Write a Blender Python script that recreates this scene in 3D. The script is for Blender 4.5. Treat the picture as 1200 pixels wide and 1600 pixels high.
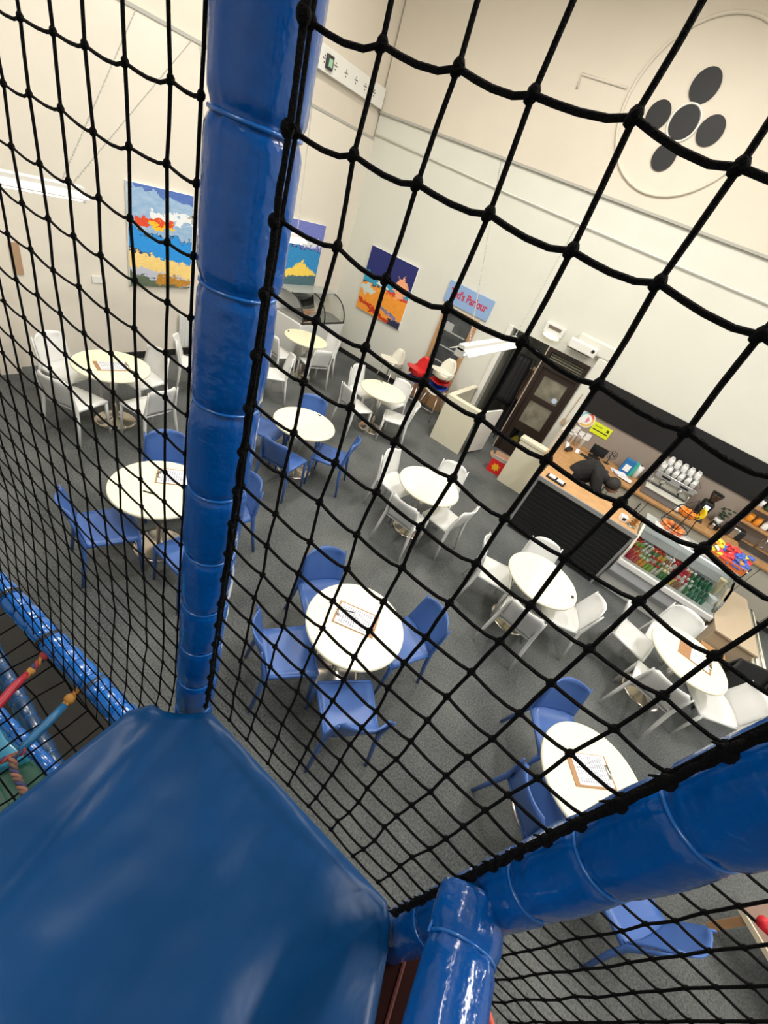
import bpy, math, random
from mathutils import Matrix, Vector
random.seed(7)
S = bpy.context.scene
for o in list(bpy.data.objects): bpy.data.objects.remove(o)
C = S.collection
PI = math.pi
sin, cos = math.sin, math.cos

# ------------------------------------------------------------------ camera, world, lights, exposure
H = 3.4
ROW = [[0.7698717555, 0.5512097500, 0.3216602113], [0.5686960809, -0.3637923652, -0.7377261569], [-0.2896243215, 0.7508814331, -0.5935442914]]
cd = bpy.data.cameras.new('camera'); cam = bpy.data.objects.new('camera', cd); C.objects.link(cam)
cd.sensor_fit = 'HORIZONTAL'; cd.sensor_width = 36; cd.lens = 645.44 / 1200 * 36; cd.clip_start = .01; cd.clip_end = 60
M = Matrix([[ROW[0][i], -ROW[1][i], -ROW[2][i]] for i in range(3)]).to_4x4(); M.translation = (0, 0, H)
cam.matrix_world = M; S.camera = cam
S.view_settings.view_transform = 'Standard'; S.view_settings.look = 'None'
S.view_settings.gamma = 1; S.view_settings.use_curve_mapping = False
S.view_settings.exposure = -0.02
w = bpy.data.worlds.new('world'); S.world = w; w.use_nodes = True
w.node_tree.nodes['Background'].inputs[0].default_value = (1, .97, .92, 1); w.node_tree.nodes['Background'].inputs[1].default_value = .35

def area(name, loc, sx, sy, e, col=(1, .97, .915), rot=(0, 0, 0)):
    l = bpy.data.lights.new(name, 'AREA'); l.shape = 'RECTANGLE'; l.size = sx; l.size_y = sy; l.energy = e; l.color = col
    o = bpy.data.objects.new(name, l); C.objects.link(o); o.location = loc; o.rotation_euler = rot
    return o
for x, y, e in ((-4.2, 4.6, 88), (-1.2, 5.6, 85), (2.2, 5.0, 95), (-3.4, 1.0, 70), (1.6, 1.6, 75), (4.6, 3.4, 80)):
    area('ceiling_tube_light', (x, y, 6.5), .14, 1.5, e*1.5)
area('ceiling_tube_light', (-1.0, -2.6, 6.3), 1.4, .3, 90, (1, .97, .93))
for x, y, e in ((-4.2, 3.6, 36), (-1.0, 5.4, 26), (2.4, 4.6, 30), (-2.0, 1.0, 18)):      # the same fittings' upward light
    area('ceiling_tube_uplight', (x, y, 6.52), .35, 1.5, e*1.9, rot=(PI, 0, 0))
area('side_fill_light', (6.3, 5.2, 2.6), 2.4, 2.0, 55, (.82, .9, 1), (0, PI/2, 0))  # cool fill added to brighten the right end of the room

# ------------------------------------------------------------------ materials
MT = {}
def mat(n, col, rough=.6, metal=0, noise=0, nscale=20, bump=0, bscale=60, coat=0, emit=0, trans=0, col2=None):
    if n in MT: return MT[n]
    m = bpy.data.materials.new(n); m.use_nodes = True; t = m.node_tree; b = t.nodes['Principled BSDF']
    b.inputs['Base Color'].default_value = (*col, 1); b.inputs['Roughness'].default_value = rough; b.inputs['Metallic'].default_value = metal
    b.inputs['Coat Weight'].default_value = coat; b.inputs['Coat Roughness'].default_value = .08
    if trans: b.inputs['Transmission Weight'].default_value = trans; b.inputs['IOR'].default_value = 1.1
    if emit: b.inputs['Emission Color'].default_value = (*col, 1); b.inputs['Emission Strength'].default_value = emit
    tc = t.nodes.new('ShaderNodeTexCoord')
    if noise or col2:
        nz = t.nodes.new('ShaderNodeTexNoise'); nz.inputs['Scale'].default_value = nscale; nz.inputs['Detail'].default_value = 5
        t.links.new(tc.outputs['Object'], nz.inputs['Vector'])
        r = t.nodes.new('ShaderNodeValToRGB'); r.color_ramp.elements[0].position = .3; r.color_ramp.elements[1].position = .7
        c2 = col2 or tuple(c * (1 - noise) for c in col)
        r.color_ramp.elements[0].color = (*c2, 1); r.color_ramp.elements[1].color = (*col, 1)
        t.links.new(nz.outputs['Fac'], r.inputs['Fac']); t.links.new(r.outputs['Color'], b.inputs['Base Color'])
    if bump:
        n2 = t.nodes.new('ShaderNodeTexNoise'); n2.inputs['Scale'].default_value = bscale; n2.inputs['Detail'].default_value = 4
        t.links.new(tc.outputs['Object'], n2.inputs['Vector'])
        bp = t.nodes.new('ShaderNodeBump'); bp.inputs['Strength'].default_value = bump; bp.inputs['Distance'].default_value = .01
        t.links.new(n2.outputs['Fac'], bp.inputs['Height']); t.links.new(bp.outputs['Normal'], b.inputs['Normal'])
    MT[n] = m; return m

class EX:                                     # tiny expression builder for shader maths
    def __init__(s, t, v): s.t, s.v = t, v
    def _m(s, op, o=None, rev=False):
        n = s.t.nodes.new('ShaderNodeMath'); n.operation = op
        a, b = (o, s) if rev else (s, o)
        for i, q in enumerate((a, b)):
            if q is None: continue
            if isinstance(q, EX): s.t.links.new(q.v, n.inputs[i])
            else: n.inputs[i].default_value = q
        return EX(s.t, n.outputs[0])
    def __add__(s, o): return s._m('ADD', o)
    __radd__ = __add__
    def __sub__(s, o): return s._m('SUBTRACT', o)
    def __rsub__(s, o): return s._m('SUBTRACT', o, True)
    def __mul__(s, o): return s._m('MULTIPLY', o)
    __rmul__ = __mul__
    def gt(s, o): return s._m('GREATER_THAN', o)
    def absv(s): return s._m('ABSOLUTE')

def picture(name, fn, rough=.5, warp=0):
    """flat printed or painted face; u right 0..1, v up 0..1 from the panel's Generated coords (x,z)"""
    m = bpy.data.materials.new(name); m.use_nodes = True; t = m.node_tree; b = t.nodes['Principled BSDF']; b.inputs['Roughness'].default_value = rough
    tc = t.nodes.new('ShaderNodeTexCoord'); sp = t.nodes.new('ShaderNodeSeparateXYZ'); t.links.new(tc.outputs['Generated'], sp.inputs[0])
    def noise(scale, sx=1, sy=1, detail=4):
        mp = t.nodes.new('ShaderNodeMapping'); mp.inputs['Scale'].default_value = (sx, 1, sy); t.links.new(tc.outputs['Generated'], mp.inputs[0])
        n = t.nodes.new('ShaderNodeTexNoise'); n.inputs['Scale'].default_value = scale; n.inputs['Detail'].default_value = detail; t.links.new(mp.outputs[0], n.inputs['Vector'])
        return EX(t, n.outputs['Fac'])
    state = [None]
    def layer(col, mask=None, col2=None, var=None):
        def color(c):
            n = t.nodes.new('ShaderNodeRGB'); n.outputs[0].default_value = (*c, 1); return n.outputs[0]
        c = color(col)
        if col2 is not None:
            x = t.nodes.new('ShaderNodeMixRGB'); t.links.new(var.v, x.inputs[0]); t.links.new(c, x.inputs[1]); t.links.new(color(col2), x.inputs[2]); c = x.outputs[0]
        if mask is None: state[0] = c; return
        x = t.nodes.new('ShaderNodeMixRGB'); t.links.new(mask.v, x.inputs[0]); t.links.new(state[0], x.inputs[1]); t.links.new(c, x.inputs[2]); state[0] = x.outputs[0]
    U, V_ = EX(t, sp.outputs[0]), EX(t, sp.outputs[2])
    if warp:
        a, b_ = noise(7, 1, 1.3, 5), noise(9, 1.2, 1.8, 5); c_ = noise(30, .6, 1.5, 3)
        U, V_ = U + (a - .5)*warp*2.2 + (c_ - .5)*warp*.6, V_ + (b_ - .5)*warp + (c_ - .5)*warp*.8
    fn(U, V_, noise, layer)
    t.links.new(state[0], b.inputs['Base Color'])
    return m

vinyl = mat('blue_vinyl', (.0005, .085, .38), .16, bump=.6, bscale=20, coat=.25, noise=.35, nscale=5)
vinyl.node_tree.nodes['Principled BSDF'].inputs['Specular IOR Level'].default_value = .38
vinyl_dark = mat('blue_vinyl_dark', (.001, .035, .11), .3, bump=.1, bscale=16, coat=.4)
vinyl_r = mat('blue_vinyl_rail', (.001, .10, .40), .22, bump=.12, bscale=14, coat=.6)
tie = mat('blue_tie', (.002, .11, .42), .3, coat=.6)
matv = mat('platform_vinyl', (.0002, .043, .150), .33, noise=.2, nscale=2.5, bump=.35, bscale=7, coat=.0)
matv.node_tree.nodes['Principled BSDF'].inputs['Specular IOR Level'].default_value = .22
cordm = mat('black_cord', (.0015, .0015, .002), .85, bump=.8, bscale=500); cordm.node_tree.nodes['Principled BSDF'].inputs['Specular IOR Level'].default_value = .15
whiteP = mat('white_plastic', (.74, .745, .73), .35)
blueP = mat('blue_plastic', (.055, .13, .38), .36)
cream = mat('cream_laminate', (.88, .86, .61), .35)
creamedge = mat('cream_edge', (.70, .66, .52), .4)
chrome = mat('brushed_steel', (.62, .60, .57), .28, 1)
chromeb = mat('polished_base', (.62, .56, .48), .22, 1, bump=.05, bscale=12)
wood = mat('oak_worktop', (.50, .27, .11), .4, noise=.3, nscale=9)
woodf = mat('pine_frame', (.48, .27, .13), .5, noise=.15, nscale=6)
taupe = mat('taupe_wall', (.30, .25, .21), .6)
greige = mat('greige_unit', (.42, .39, .32), .45)
black = mat('matt_black', (.006, .006, .007), .6)
blackg = mat('gloss_black', (.012, .012, .013), .15)
dark = mat('charcoal', (.03, .03, .032), .5)
panelc = mat('cream_panel', (.74, .70, .55), .5, noise=.06, nscale=4)
whitep = mat('white_paint', (.78, .77, .72), .5)
glass = mat('clear_glass', (.9, .95, .95), .03, trans=1)
steel = mat('stainless', (.55, .55, .54), .25, 1)
red = mat('red_plastic', (.62, .015, .015), .35)
bluehc = mat('deep_blue_plastic', (.01, .05, .42), .35)
paper = mat('white_paper', (.85, .85, .84), .6)
clipb = mat('clipboard_hardboard', (.42, .22, .10), .5, noise=.15, nscale=30)
card = mat('brown_cardboard', (.42, .27, .16), .7)

def carpet():
    m = bpy.data.materials.new('grey_carpet'); m.use_nodes = True; t = m.node_tree; b = t.nodes['Principled BSDF']; b.inputs['Roughness'].default_value = .95
    tc = t.nodes.new('ShaderNodeTexCoord')
    def nz(s, d): 
        n = t.nodes.new('ShaderNodeTexNoise'); n.inputs['Scale'].default_value = s; n.inputs['Detail'].default_value = d; t.links.new(tc.outputs['Object'], n.inputs['Vector']); return EX(t, n.outputs['Fac'])
    v = nz(70, 4) * .55 + nz(1.1, 5) * .45
    r = t.nodes.new('ShaderNodeValToRGB'); e = r.color_ramp.elements
    e[0].position = .36; e[0].color = (.036, .042, .044, 1); e[1].position = .64; e[1].color = (.155, .162, .158, 1)
    t.links.new(v.v, r.inputs[0]); t.links.new(r.outputs[0], b.inputs['Base Color'])
    bp = t.nodes.new('ShaderNodeBump'); bp.inputs['Strength'].default_value = .5; bp.inputs['Distance'].default_value = .004
    t.links.new(nz(260, 2).v, bp.inputs['Height']); t.links.new(bp.outputs[0], b.inputs['Normal'])
    return m
carpetm = carpet()
wallw = mat('lamplit_white_wall', (.70, .70, .63), .7, noise=.05, nscale=1.2)  # greenish lamp tone of the lower wall is mixed into this white
wallc = mat('lamplit_cream_wall', (.70, .64, .54), .7, noise=.06, nscale=1.0)  # beige cast by the lamps on the upper walls, put into the colour
walla = mat('lamplit_warm_wall', (.76, .71, .62), .7, noise=.05, nscale=1.0)  # left wall's warm lamplight is part of this colour

# ------------------------------------------------------------------ mesh helpers
class MB:
    def __init__(s): s.v = []; s.f = []
    def add(s, v, f):
        k = len(s.v); s.v += [tuple(p) for p in v]; s.f += [tuple(i + k for i in q) for q in f]; return s
    def box(s, cx, cy, cz, sx, sy, sz, rz=0, rx=0, ry=0):
        R = Matrix.Rotation(rz, 3, 'Z') @ Matrix.Rotation(ry, 3, 'Y') @ Matrix.Rotation(rx, 3, 'X'); c = Vector((cx, cy, cz))
        v = [c + R @ Vector((a * sx / 2, b * sy / 2, d * sz / 2)) for a in (-1, 1) for b in (-1, 1) for d in (-1, 1)]
        return s.add(v, [(0, 1, 3, 2), (4, 6, 7, 5), (0, 4, 5, 1), (2, 3, 7, 6), (0, 2, 6, 4), (1, 5, 7, 3)])
    def bx(s, x0, x1, y0, y1, z0, z1): return s.box((x0+x1)/2, (y0+y1)/2, (z0+z1)/2, x1-x0, y1-y0, z1-z0)
    def tube(s, pts, r, n=8, closed=False, sq=1):
        pts = [Vector(p) for p in pts]; m = len(pts); rr = r if isinstance(r, (list, tuple)) else [r] * m
        v = []; up = None
        for i, p in enumerate(pts):
            a = pts[(i-1) % m] if (i or closed) else p; b = pts[(i+1) % m] if (i < m-1 or closed) else p
            t = (b - a).normalized()
            if up is None: up = Vector((0, 0, 1)) if abs(t.z) < .9 else Vector((1, 0, 0))
            x = t.cross(up).normalized(); y = x.cross(t).normalized(); up = y
            v += [p + x * cos(2*PI*k/n + PI/n) * rr[i] + y * sin(2*PI*k/n + PI/n) * rr[i] * sq for k in range(n)]
        f = []
        for i in range(m if closed else m-1):
            j = (i+1) % m
            f += [(i*n+k, i*n+(k+1) % n, j*n+(k+1) % n, j*n+k) for k in range(n)]
        if not closed: f += [tuple(range(n-1, -1, -1)), tuple((m-1)*n+k for k in range(n))]
        return s.add(v, f)
    def lathe(s, prof, n=24, c=(0, 0, 0), sx=1, sy=1):
        v = [(c[0] + r*cos(2*PI*k/n)*sx, c[1] + r*sin(2*PI*k/n)*sy, c[2] + z) for r, z in prof for k in range(n)]
        m = len(prof); f = [(i*n+k, i*n+(k+1) % n, (i+1)*n+(k+1) % n, (i+1)*n+k) for i in range(m-1) for k in range(n)]
        f += [tuple(range(n-1, -1, -1)), tuple((m-1)*n+k for k in range(n))]
        return s.add(v, f)
    def ball(s, c, rx, ry=None, rz=None, n=8, m=5):
        ry = ry or rx; rz = rz or rx
        v = [(c[0], c[1], c[2]-rz)]
        for i in range(1, m):
            a = PI*i/m
            v += [(c[0]+rx*sin(a)*cos(2*PI*k/n), c[1]+ry*sin(a)*sin(2*PI*k/n), c[2]-rz*cos(a)) for k in range(n)]
        v.append((c[0], c[1], c[2]+rz)); L = len(v)-1
        f = [(0, 1+(k+1) % n, 1+k) for k in range(n)]
        for i in range(m-2): f += [(1+i*n+k, 1+i*n+(k+1) % n, 1+(i+1)*n+(k+1) % n, 1+(i+1)*n+k) for k in range(n)]
        f += [(L, 1+(m-2)*n+k, 1+(m-2)*n+(k+1) % n) for k in range(n)]
        return s.add(v, f)
    def prism(s, poly, z0, z1):
        n = len(poly); v = [(x, y, z0) for x, y in poly] + [(x, y, z1) for x, y in poly]
        return s.add(v, [tuple(range(n-1, -1, -1)), tuple(range(n, 2*n))] + [(k, (k+1) % n, n+(k+1) % n, n+k) for k in range(n)])
    def yprism(s, poly, y0, y1):             # poly in (x,z), extruded along y
        n = len(poly); v = [(x, y0, z) for x, z in poly] + [(x, y1, z) for x, z in poly]
        return s.add(v, [tuple(range(n)), tuple(range(2*n-1, n-1, -1))] + [(k, n+k, n+(k+1) % n, (k+1) % n) for k in range(n)])
    def xprism(s, poly, x0, x1):             # poly in (y,z), extruded along x
        n = len(poly); v = [(x0, y, z) for y, z in poly] + [(x1, y, z) for y, z in poly]
        return s.add(v, [tuple(range(n-1, -1, -1)), tuple(range(n, 2*n))] + [(k, (k+1) % n, n+(k+1) % n, n+k) for k in range(n)])
    def shell(s, fn, nu, nv, th):            # thick curved sheet fn(u,v)->point
        P = [[Vector(fn(i/nu, j/nv)) for j in range(nv+1)] for i in range(nu+1)]
        A = []; B = []
        for i in range(nu+1):
            for j in range(nv+1):
                du = P[min(i+1, nu)][j] - P[max(i-1, 0)][j]; dv = P[i][min(j+1, nv)] - P[i][max(j-1, 0)]
                n = du.cross(dv).normalized(); A.append(P[i][j] + n*th/2); B.append(P[i][j] - n*th/2)
        W = nv+1; N = len(A); f = []
        for i in range(nu):
            for j in range(nv):
                a, b, c, d = i*W+j, (i+1)*W+j, (i+1)*W+j+1, i*W+j+1
                f += [(a, b, c, d), (N+d, N+c, N+b, N+a)]
        for i in range(nu): f += [((i+1)*W, i*W, N+i*W, N+(i+1)*W), (i*W+nv, (i+1)*W+nv, N+(i+1)*W+nv, N+i*W+nv)]
        for j in range(nv): f += [(j, j+1, N+j+1, N+j), (nu*W+j+1, nu*W+j, N+nu*W+j, N+nu*W+j+1)]
        return s.add(A + B, f)

def obj(name, mb, m, parent=None, smooth=False, bevel=0, seg=2):
    me = bpy.data.meshes.new(name); me.from_pydata(mb.v, [], mb.f); me.update()
    if smooth: me.shade_smooth() if hasattr(me, 'shade_smooth') else [setattr(p, 'use_smooth', True) for p in me.polygons]
    if m: me.materials.append(m)
    o = bpy.data.objects.new(name, me); C.objects.link(o)
    if parent: o.parent = parent
    if bevel:
        b = o.modifiers.new('bevel', 'BEVEL'); b.width = bevel; b.segments = seg; b.limit_method = 'ANGLE'
    if smooth == 'auto' or bevel:
        try: me.set_sharp_from_angle(angle=.6); [setattr(p, 'use_smooth', True) for p in me.polygons]
        except Exception: pass
    return o
def tag(o, label=None, cat=None, group=None, kind=None):
    if label: o['label'] = label
    if cat: o['category'] = cat
    if group: o['group'] = group
    if kind: o['kind'] = kind
    return o
def thing(name, label, cat, loc=(0, 0, 0), rz=0, group=None):
    o = bpy.data.objects.new(name, None); C.objects.link(o); o.location = loc; o.rotation_euler = (0, 0, rz); o.empty_display_size = .1
    return tag(o, label, cat, group)
def struct(name, mb, m, parent=None, **k):
    o = obj(name, mb, m, parent, **k)
    if not parent: o['kind'] = 'structure'
    return o
def dup(root, loc, rz, label, group=None):
    r = root.copy(); C.objects.link(r); r.location = loc; r.rotation_euler = (0, 0, rz); r['label'] = label
    if group: r['group'] = group
    for ch in list(root.children):
        c = ch.copy(); C.objects.link(c); c.parent = r
        for g in list(ch.children):
            d = g.copy(); C.objects.link(d); d.parent = c
    return r

# ------------------------------------------------------------------ the room
XA, YB, XR, YF, ZC = -6.42, 8.33, 6.6, -5.5, 7.2
struct('floor', MB().bx(XA-.2, XR+.2, YF-.2, YB+2.4, -.1, 0), carpetm)
struct('ceiling', MB().bx(XA-.2, XR+.2, YF-.2, YB+2.4, ZC, ZC+.1), wallc)
OX0, OX1, OZ = -2.31, -.74, 2.15
wb = struct('wall_back', MB().bx(XA, OX0, YB, YB+.2, 0, 4.28).bx(OX0, OX1, YB, YB+.2, OZ, 4.28).bx(OX1, XR, YB, YB+.2, 0, 4.28), wallw)
struct('wall_upper_back', MB().bx(XA, XR, YB-.03, YB+.2, 4.3, ZC), wallc)
struct('wall_left', MB().bx(XA-.2, XA, YF, YB+.2, 0, 3.9), walla)
struct('wall_upper_left', MB().bx(XA-.2, XA-.03, YF, YB+.2, 3.92, ZC), wallc)
struct('wall_right', MB().bx(XR, XR+.2, YF, YB+.2, 0, ZC), wallw)
struct('wall_front', MB().bx(XA, XR, YF-.2, YF, 0, ZC), wallw)
struct('trim_1', MB().bx(XA, XR, YB-.04, YB, 4.275, 4.31), mat('ledge_grey', (.42, .41, .37), .7))
struct('trim_2', MB().bx(XA-.03, XA+.012, YF, YB, 3.89, 3.925), mat('ledge_grey', (.42, .41, .37), .7))
skirt = mat('black_skirting', (.018, .017, .016), .4)
struct('baseboard_back', MB().bx(XA, -3.75, YB-.025, YB, 0, .1), skirt)
struct('baseboard_left', MB().bx(XA, XA+.025, 2.6, YB, 0, .1), skirt)
# corridor behind the doorway
gre = mat('corridor_paint', (.20, .20, .16), .6)
area('corridor_fill', ((OX0+OX1)/2, YB+1.2, 2.36), .3, .3, 5)  # unseen fill added to lift the dark corridor
struct('wall_corridor', MB().bx(OX0-.1, OX0, YB+.2, YB+2.2, 0, 2.4).bx(OX1, OX1+.1, YB+.2, YB+2.2, 0, 2.4).bx(OX0-.1, OX1+.1, YB+2.2, YB+2.3, 0, 2.4).bx(OX0-.1, OX1+.1, YB+.2, YB+2.3, 2.4, 2.5), gre)
tr = MB().bx(OX0-.10, OX0, YB-.03, YB+.2, 0, OZ+.02)
struct('trim_3', tr, whitep, bevel=.006)
# far left wall return with white door frame
struct('wall_return', MB().bx(XA, XA+.16, 1.9, 2.12, 0, 3.9), walla)
struct('door_1', MB().bx(XA, XA+.05, 1.0, 1.86, 0, 2.05), mat('pinkish_door', (.72, .60, .52), .5), bevel=.004)
# cable conduit across back wall
c = obj('conduit', MB().tube([(XA+.02, YB-.03, 3.98), (-3.4, YB-.03, 3.9), (-.9, YB-.03, 3.86), (3, YB-.03, 3.82)], .011, 6), whitep, smooth=True)
tag(c, 'thin white conduit running along the high back wall', 'conduit')
# arch shaped stain line / cable trunk on wall above door
struct('trim_4', MB().bx(OX1-.45, OX1+.28, YB-.07, YB, OZ+.18, OZ+.42).bx(OX1+.02, OX1+.28, YB-.07, YB, .0, OZ+.2), wallw, bevel=.05, seg=3)
# plaster roundel with the five black ovals
ro = thing('wall_roundel', 'raised plaster ring and bar with five black ovals high on the upper wall', 'wall ornament', (-1.48, YB-.03, 5.26))
ring = []
for k in range(40):
    a = 2*PI*k/40; ring.append((.04 + .90*cos(a), -.012, .12 + .90*sin(a)))
obj('ring_moulding', MB().tube(ring, .022, 6, closed=True), wallc, ro, True)
obj('bar_moulding', MB().tube([(-1.6, -.01, .02), (-1.62, -.01, .17), (-.93, -.01, .16)], .018, 6), wallc, ro, True)
obj('bar_moulding', MB().tube([(.93, -.01, .16), (1.6, -.01, .17)], .018, 6), wallc, ro, True)
for i, (dx, dz, r) in enumerate(((0, 0, .168), (0, .37, .17), (0, -.37, .15), (-.36, 0, .15), (.36, 0, .155))):
    mb = MB()
    pts = []
    for k in range(28):
        a = 2*PI*k/28; x, z = dx + r*cos(a), dz + r*1.04*sin(a)
        if i:                                   # outer ones are notched by the pale ring of the middle one
            d = math.hypot(x, z)
            if d < .205: x, z = x*.205/d, z*.205/d
        pts.append((x, z))
    obj('oval', mb.yprism(pts, -.02, 0), black, ro)
pr = []
for k in range(32): a = 2*PI*k/32; pr.append((.188*cos(a), -.012, .194*sin(a)))
obj('oval_rim', MB().tube(pr, .014, 6, closed=True), whitep, ro, True)

# slotted white trunking high on the left wall
tk = thing('wall_trunking', 'white slotted panel with a small green sign box high in the corner', 'trunking', (XA, 7.4, 4.46))
obj('panel', MB().bx(0, .06, -1.4, .86, -.14, .14), whitep, tk, bevel=.006)
sl = MB()
for k in range(6):
    for q, dz in ((0, .03), (-.03, 0), (0, 0), (.03, 0), (0, -.04)): sl.box(.062, -.75 + k*.26 + q, dz, .006, .016, .016)
obj('slots', sl, dark, tk); obj('sign_box', MB().bx(.0, .10, -.72, -.58, -.09, .07), dark, tk, bevel=.008)
obj('sign_face', MB().bx(.1, .105, -.69, -.61, -.06, .03), mat('pale_green', (.35, .6, .4), .4), tk)

# ------------------------------------------------------------------ pictures
def p1(u, v, nz, L):
    n = nz(5, 1, 2.2); f = nz(22, .5, 2.5)
    w = v + (n - .5) * .22
    L((.10, .32, .62), None, (.55, .66, .80), nz(7, 1, 3))
    L((.85, .88, .9), (w - .74).absv()._m('LESS_THAN', .05)*u.gt(.35))
    L((.03, .10, .42), (w - .92 + .12*u).gt(.08), (.15, .25, .6), f)
    L((.75, .07, .02), ((w - .66).absv()._m('LESS_THAN', .045)) * (u - .38).absv()._m('LESS_THAN', .28))
    L((.95, .55, .02), ((w - .635).absv()._m('LESS_THAN', .022)) * (u - .5).absv()._m('LESS_THAN', .2))
    L((.02, .03, .05), (.585 - w - .06*u).gt(0))
    L((.01, .22, .70), (.572 - w - .06*u).gt(0), (.03, .36, .85), f)
    s = v + u*.17 + (n - .5)*.1
    L((.02, .03, .12), (.40 - s).gt(0) * (.5 - u).gt(0)); L((.88, .55, .12), (.375 - s + .06*u).gt(0), (.98, .80, .35), f)
    L((.52, .54, .66), (.225 - s + .05*u).gt(0)); L((.04, .07, .05), (.15 - s + .0*u).gt(0), (.16, .20, .12), f)
    L((.9, .42, .03), (.12 - (v - (.75-u)*.12 + (f - .5)*.1)).gt(0)*u.gt(.42)*v.gt(.02), (.1, .05, .02), nz(30))
def p2(u, v, nz, L):
    n = nz(5, 1, 2.2); f = nz(20, .6, 2.2); w = v + (n - .5)*.2
    L((.10, .12, .50), None, (.25, .30, .68), f)
    L((.80, .82, .88), (w - .72).absv()._m('LESS_THAN', .05)); L((.02, .03, .10), (.66 - w - .05*u).gt(0))
    L((.01, .12, .50), (.645 - w - .05*u).gt(0), (.04, .42, .72), f)
    L((.95, .62, .05), (.44 - v - (u - .5).absv()*.42 + (n-.5)*.06).gt(0), (.98, .78, .18), f)
    L((.01, .05, .12), (.19 - w + .06*u).gt(0), (.12, .25, .25), nz(34))
def p3(u, v, nz, L):
    n = nz(5, 1, 2); f = nz(16, .6, 2.4); w = v + (n - .5)*.12
    L((.012, .018, .15)); L((.02, .20, .42), (.62 - w).gt(0), (.05, .45, .62), f)
    L((.85, .85, .8), (.62 - v - (u - .42).absv()*.9 + (n-.5)*.2).gt(0)*v.gt(.5))
    L((.02, .02, .06), (.45 - w + .04*u).gt(0)); L((.85, .22, .02), (.435 - w + .05*u).gt(0), (.95, .45, .05), f)
    L((.70, .05, .02), ((w - .46).absv()._m('LESS_THAN', .03))*u.gt(.5)); L((.92, .42, .22), ((u - .78).absv() + (w - .60).absv()*.8)._m('LESS_THAN', .17))
    L((.60, .70, .66), ((u - .15).absv()*.45 + (w - .36).absv())._m('LESS_THAN', .085))
    L((.16, .20, .42), (w - .30 + .2*u).absv()._m('LESS_THAN', .025)*u.gt(.45))
    L((.55, .04, .01), (w - .16 + .2*u).absv()._m('LESS_THAN', .035)); L((.02, .02, .06), (.11 - w).gt(0)*u.gt(.72))
def canvas(name, fn, w, h, loc, rz, label):
    t = thing('painting', label, 'painting', loc, rz)
    obj('canvas', MB().box(0, .018, 0, w, .036, h), paper, t, bevel=.003)
    obj('painted_face', MB().box(0, -.002, 0, w-.006, .004, h-.006), picture(name, fn, warp=.13), t)
canvas('seascape', p1, .95, 1.25, (XA+.037, 4.11, 1.725), PI/2, 'seascape painting with yellow sand on the left wall, left of the tall blue post')
canvas('headland', p2, .96, 1.18, (XA+.037, 6.99, 1.78), PI/2, 'blue sea painting with a yellow sand triangle above the glass display fridge')
canvas('sunset_coast', p3, 1.21, 1.23, (-5.19, YB-.037, 1.715), 0, 'painting with navy sky over orange fields on the back wall')

# shop sign
sg = thing('wall_sign', 'light blue sign reading Ted\'s Parlour in red above the wooden door', 'sign', (-3.35, YB-.02, 2.21))
obj('board', MB().box(0, .005, 0, 1.0, .03, .37), mat('sky_blue_board', (.26, .40, .66), .5), sg, bevel=.003)
cu = bpy.data.curves.new('t', 'FONT'); cu.body = "Ted's Parlour"; cu.size = .17; cu.align_x = 'CENTER'; cu.align_y = 'CENTER'; cu.extrude = .002; cu.offset = .003
to = bpy.data.objects.new('t', cu); C.objects.link(to); bpy.context.view_layer.update()
me = bpy.data.meshes.new_from_object(to.evaluated_get(bpy.context.evaluated_depsgraph_get())); bpy.data.objects.remove(to)
me.materials.clear(); me.materials.append(mat('sign_red', (.55, .02, .05), .5))
lt = bpy.data.objects.new('lettering', me); C.objects.link(lt); lt.parent = sg; lt.location = (0, -.013, .01); lt.rotation_euler = (PI/2, 0, 0); lt.scale = (.9, 1.15, 1)

# ------------------------------------------------------------------ back wall doors and fittings
d2 = MB().bx(-3.75, -3.66, YB-.05, YB, 0, 1.97).bx(-3.06, -2.97, YB-.05, YB, 0, 1.97).bx(-3.66, -3.06, YB-.05, YB, 1.88, 1.97).bx(-3.66, -3.06, YB-.05, YB, 0, .42)
dd = tag(obj('door_2', d2, woodf, bevel=.004), None, None, None, 'structure')
obj('glass_pane', MB().bx(-3.66, -3.06, YB-.02, YB-.005, .42, 1.88), mat('dim_glass', (.07, .08, .085), .12, noise=.5, nscale=4), dd)
sh = MB()
for z in (.95, 1.25, 1.55): sh.bx(-3.64, -3.1, YB-.026, YB-.021, z, z+.025)
sh.bx(-3.60, -3.42, YB-.027, YB-.021, 1.57, 1.72); obj('shelf_edge', sh, mat('dim_white', (.38, .40, .40), .5), dd)

fr = mat('dark_brown_frame', (.025, .014, .010), .4)
d3 = tag(obj('door_3', MB().bx(-1.54, -1.47, YB-.02, YB+.1, 0, 2.15).bx(-.80, OX1, YB-.02, YB+.1, 0, 2.15).bx(-1.47, -.8, YB-.02, YB+.1, 2.09, 2.15).bx(-1.47, -.8, YB-.02, YB+.1, 1.80, 1.86), fr, bevel=.004), None, None, None, 'structure')
obj('door_leaf', MB().bx(-1.47, -.8, YB+.02, YB+.07, 0, .22).bx(-1.47, -1.37, YB+.02, YB+.07, .22, 1.8).bx(-.9, -.8, YB+.02, YB+.07, .22, 1.8).bx(-1.37, -.9, YB+.02, YB+.07, 1.68, 1.8).bx(-1.37, -.9, YB+.02, YB+.07, 1.18, 1.28).bx(-1.37, -.9, YB+.02, YB+.07, .55, .72), fr, d3, bevel=.003)
for z0, z1 in ((1.28, 1.68), (.72, 1.18), (.22, .55)):
    obj('glass_pane', MB().bx(-1.37, -.9, YB+.04, YB+.05, z0, z1), glass if z0 < .5 else mat('reeded_glass', (.26, .24, .18), .15, noise=.5, nscale=5), d3)
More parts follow.
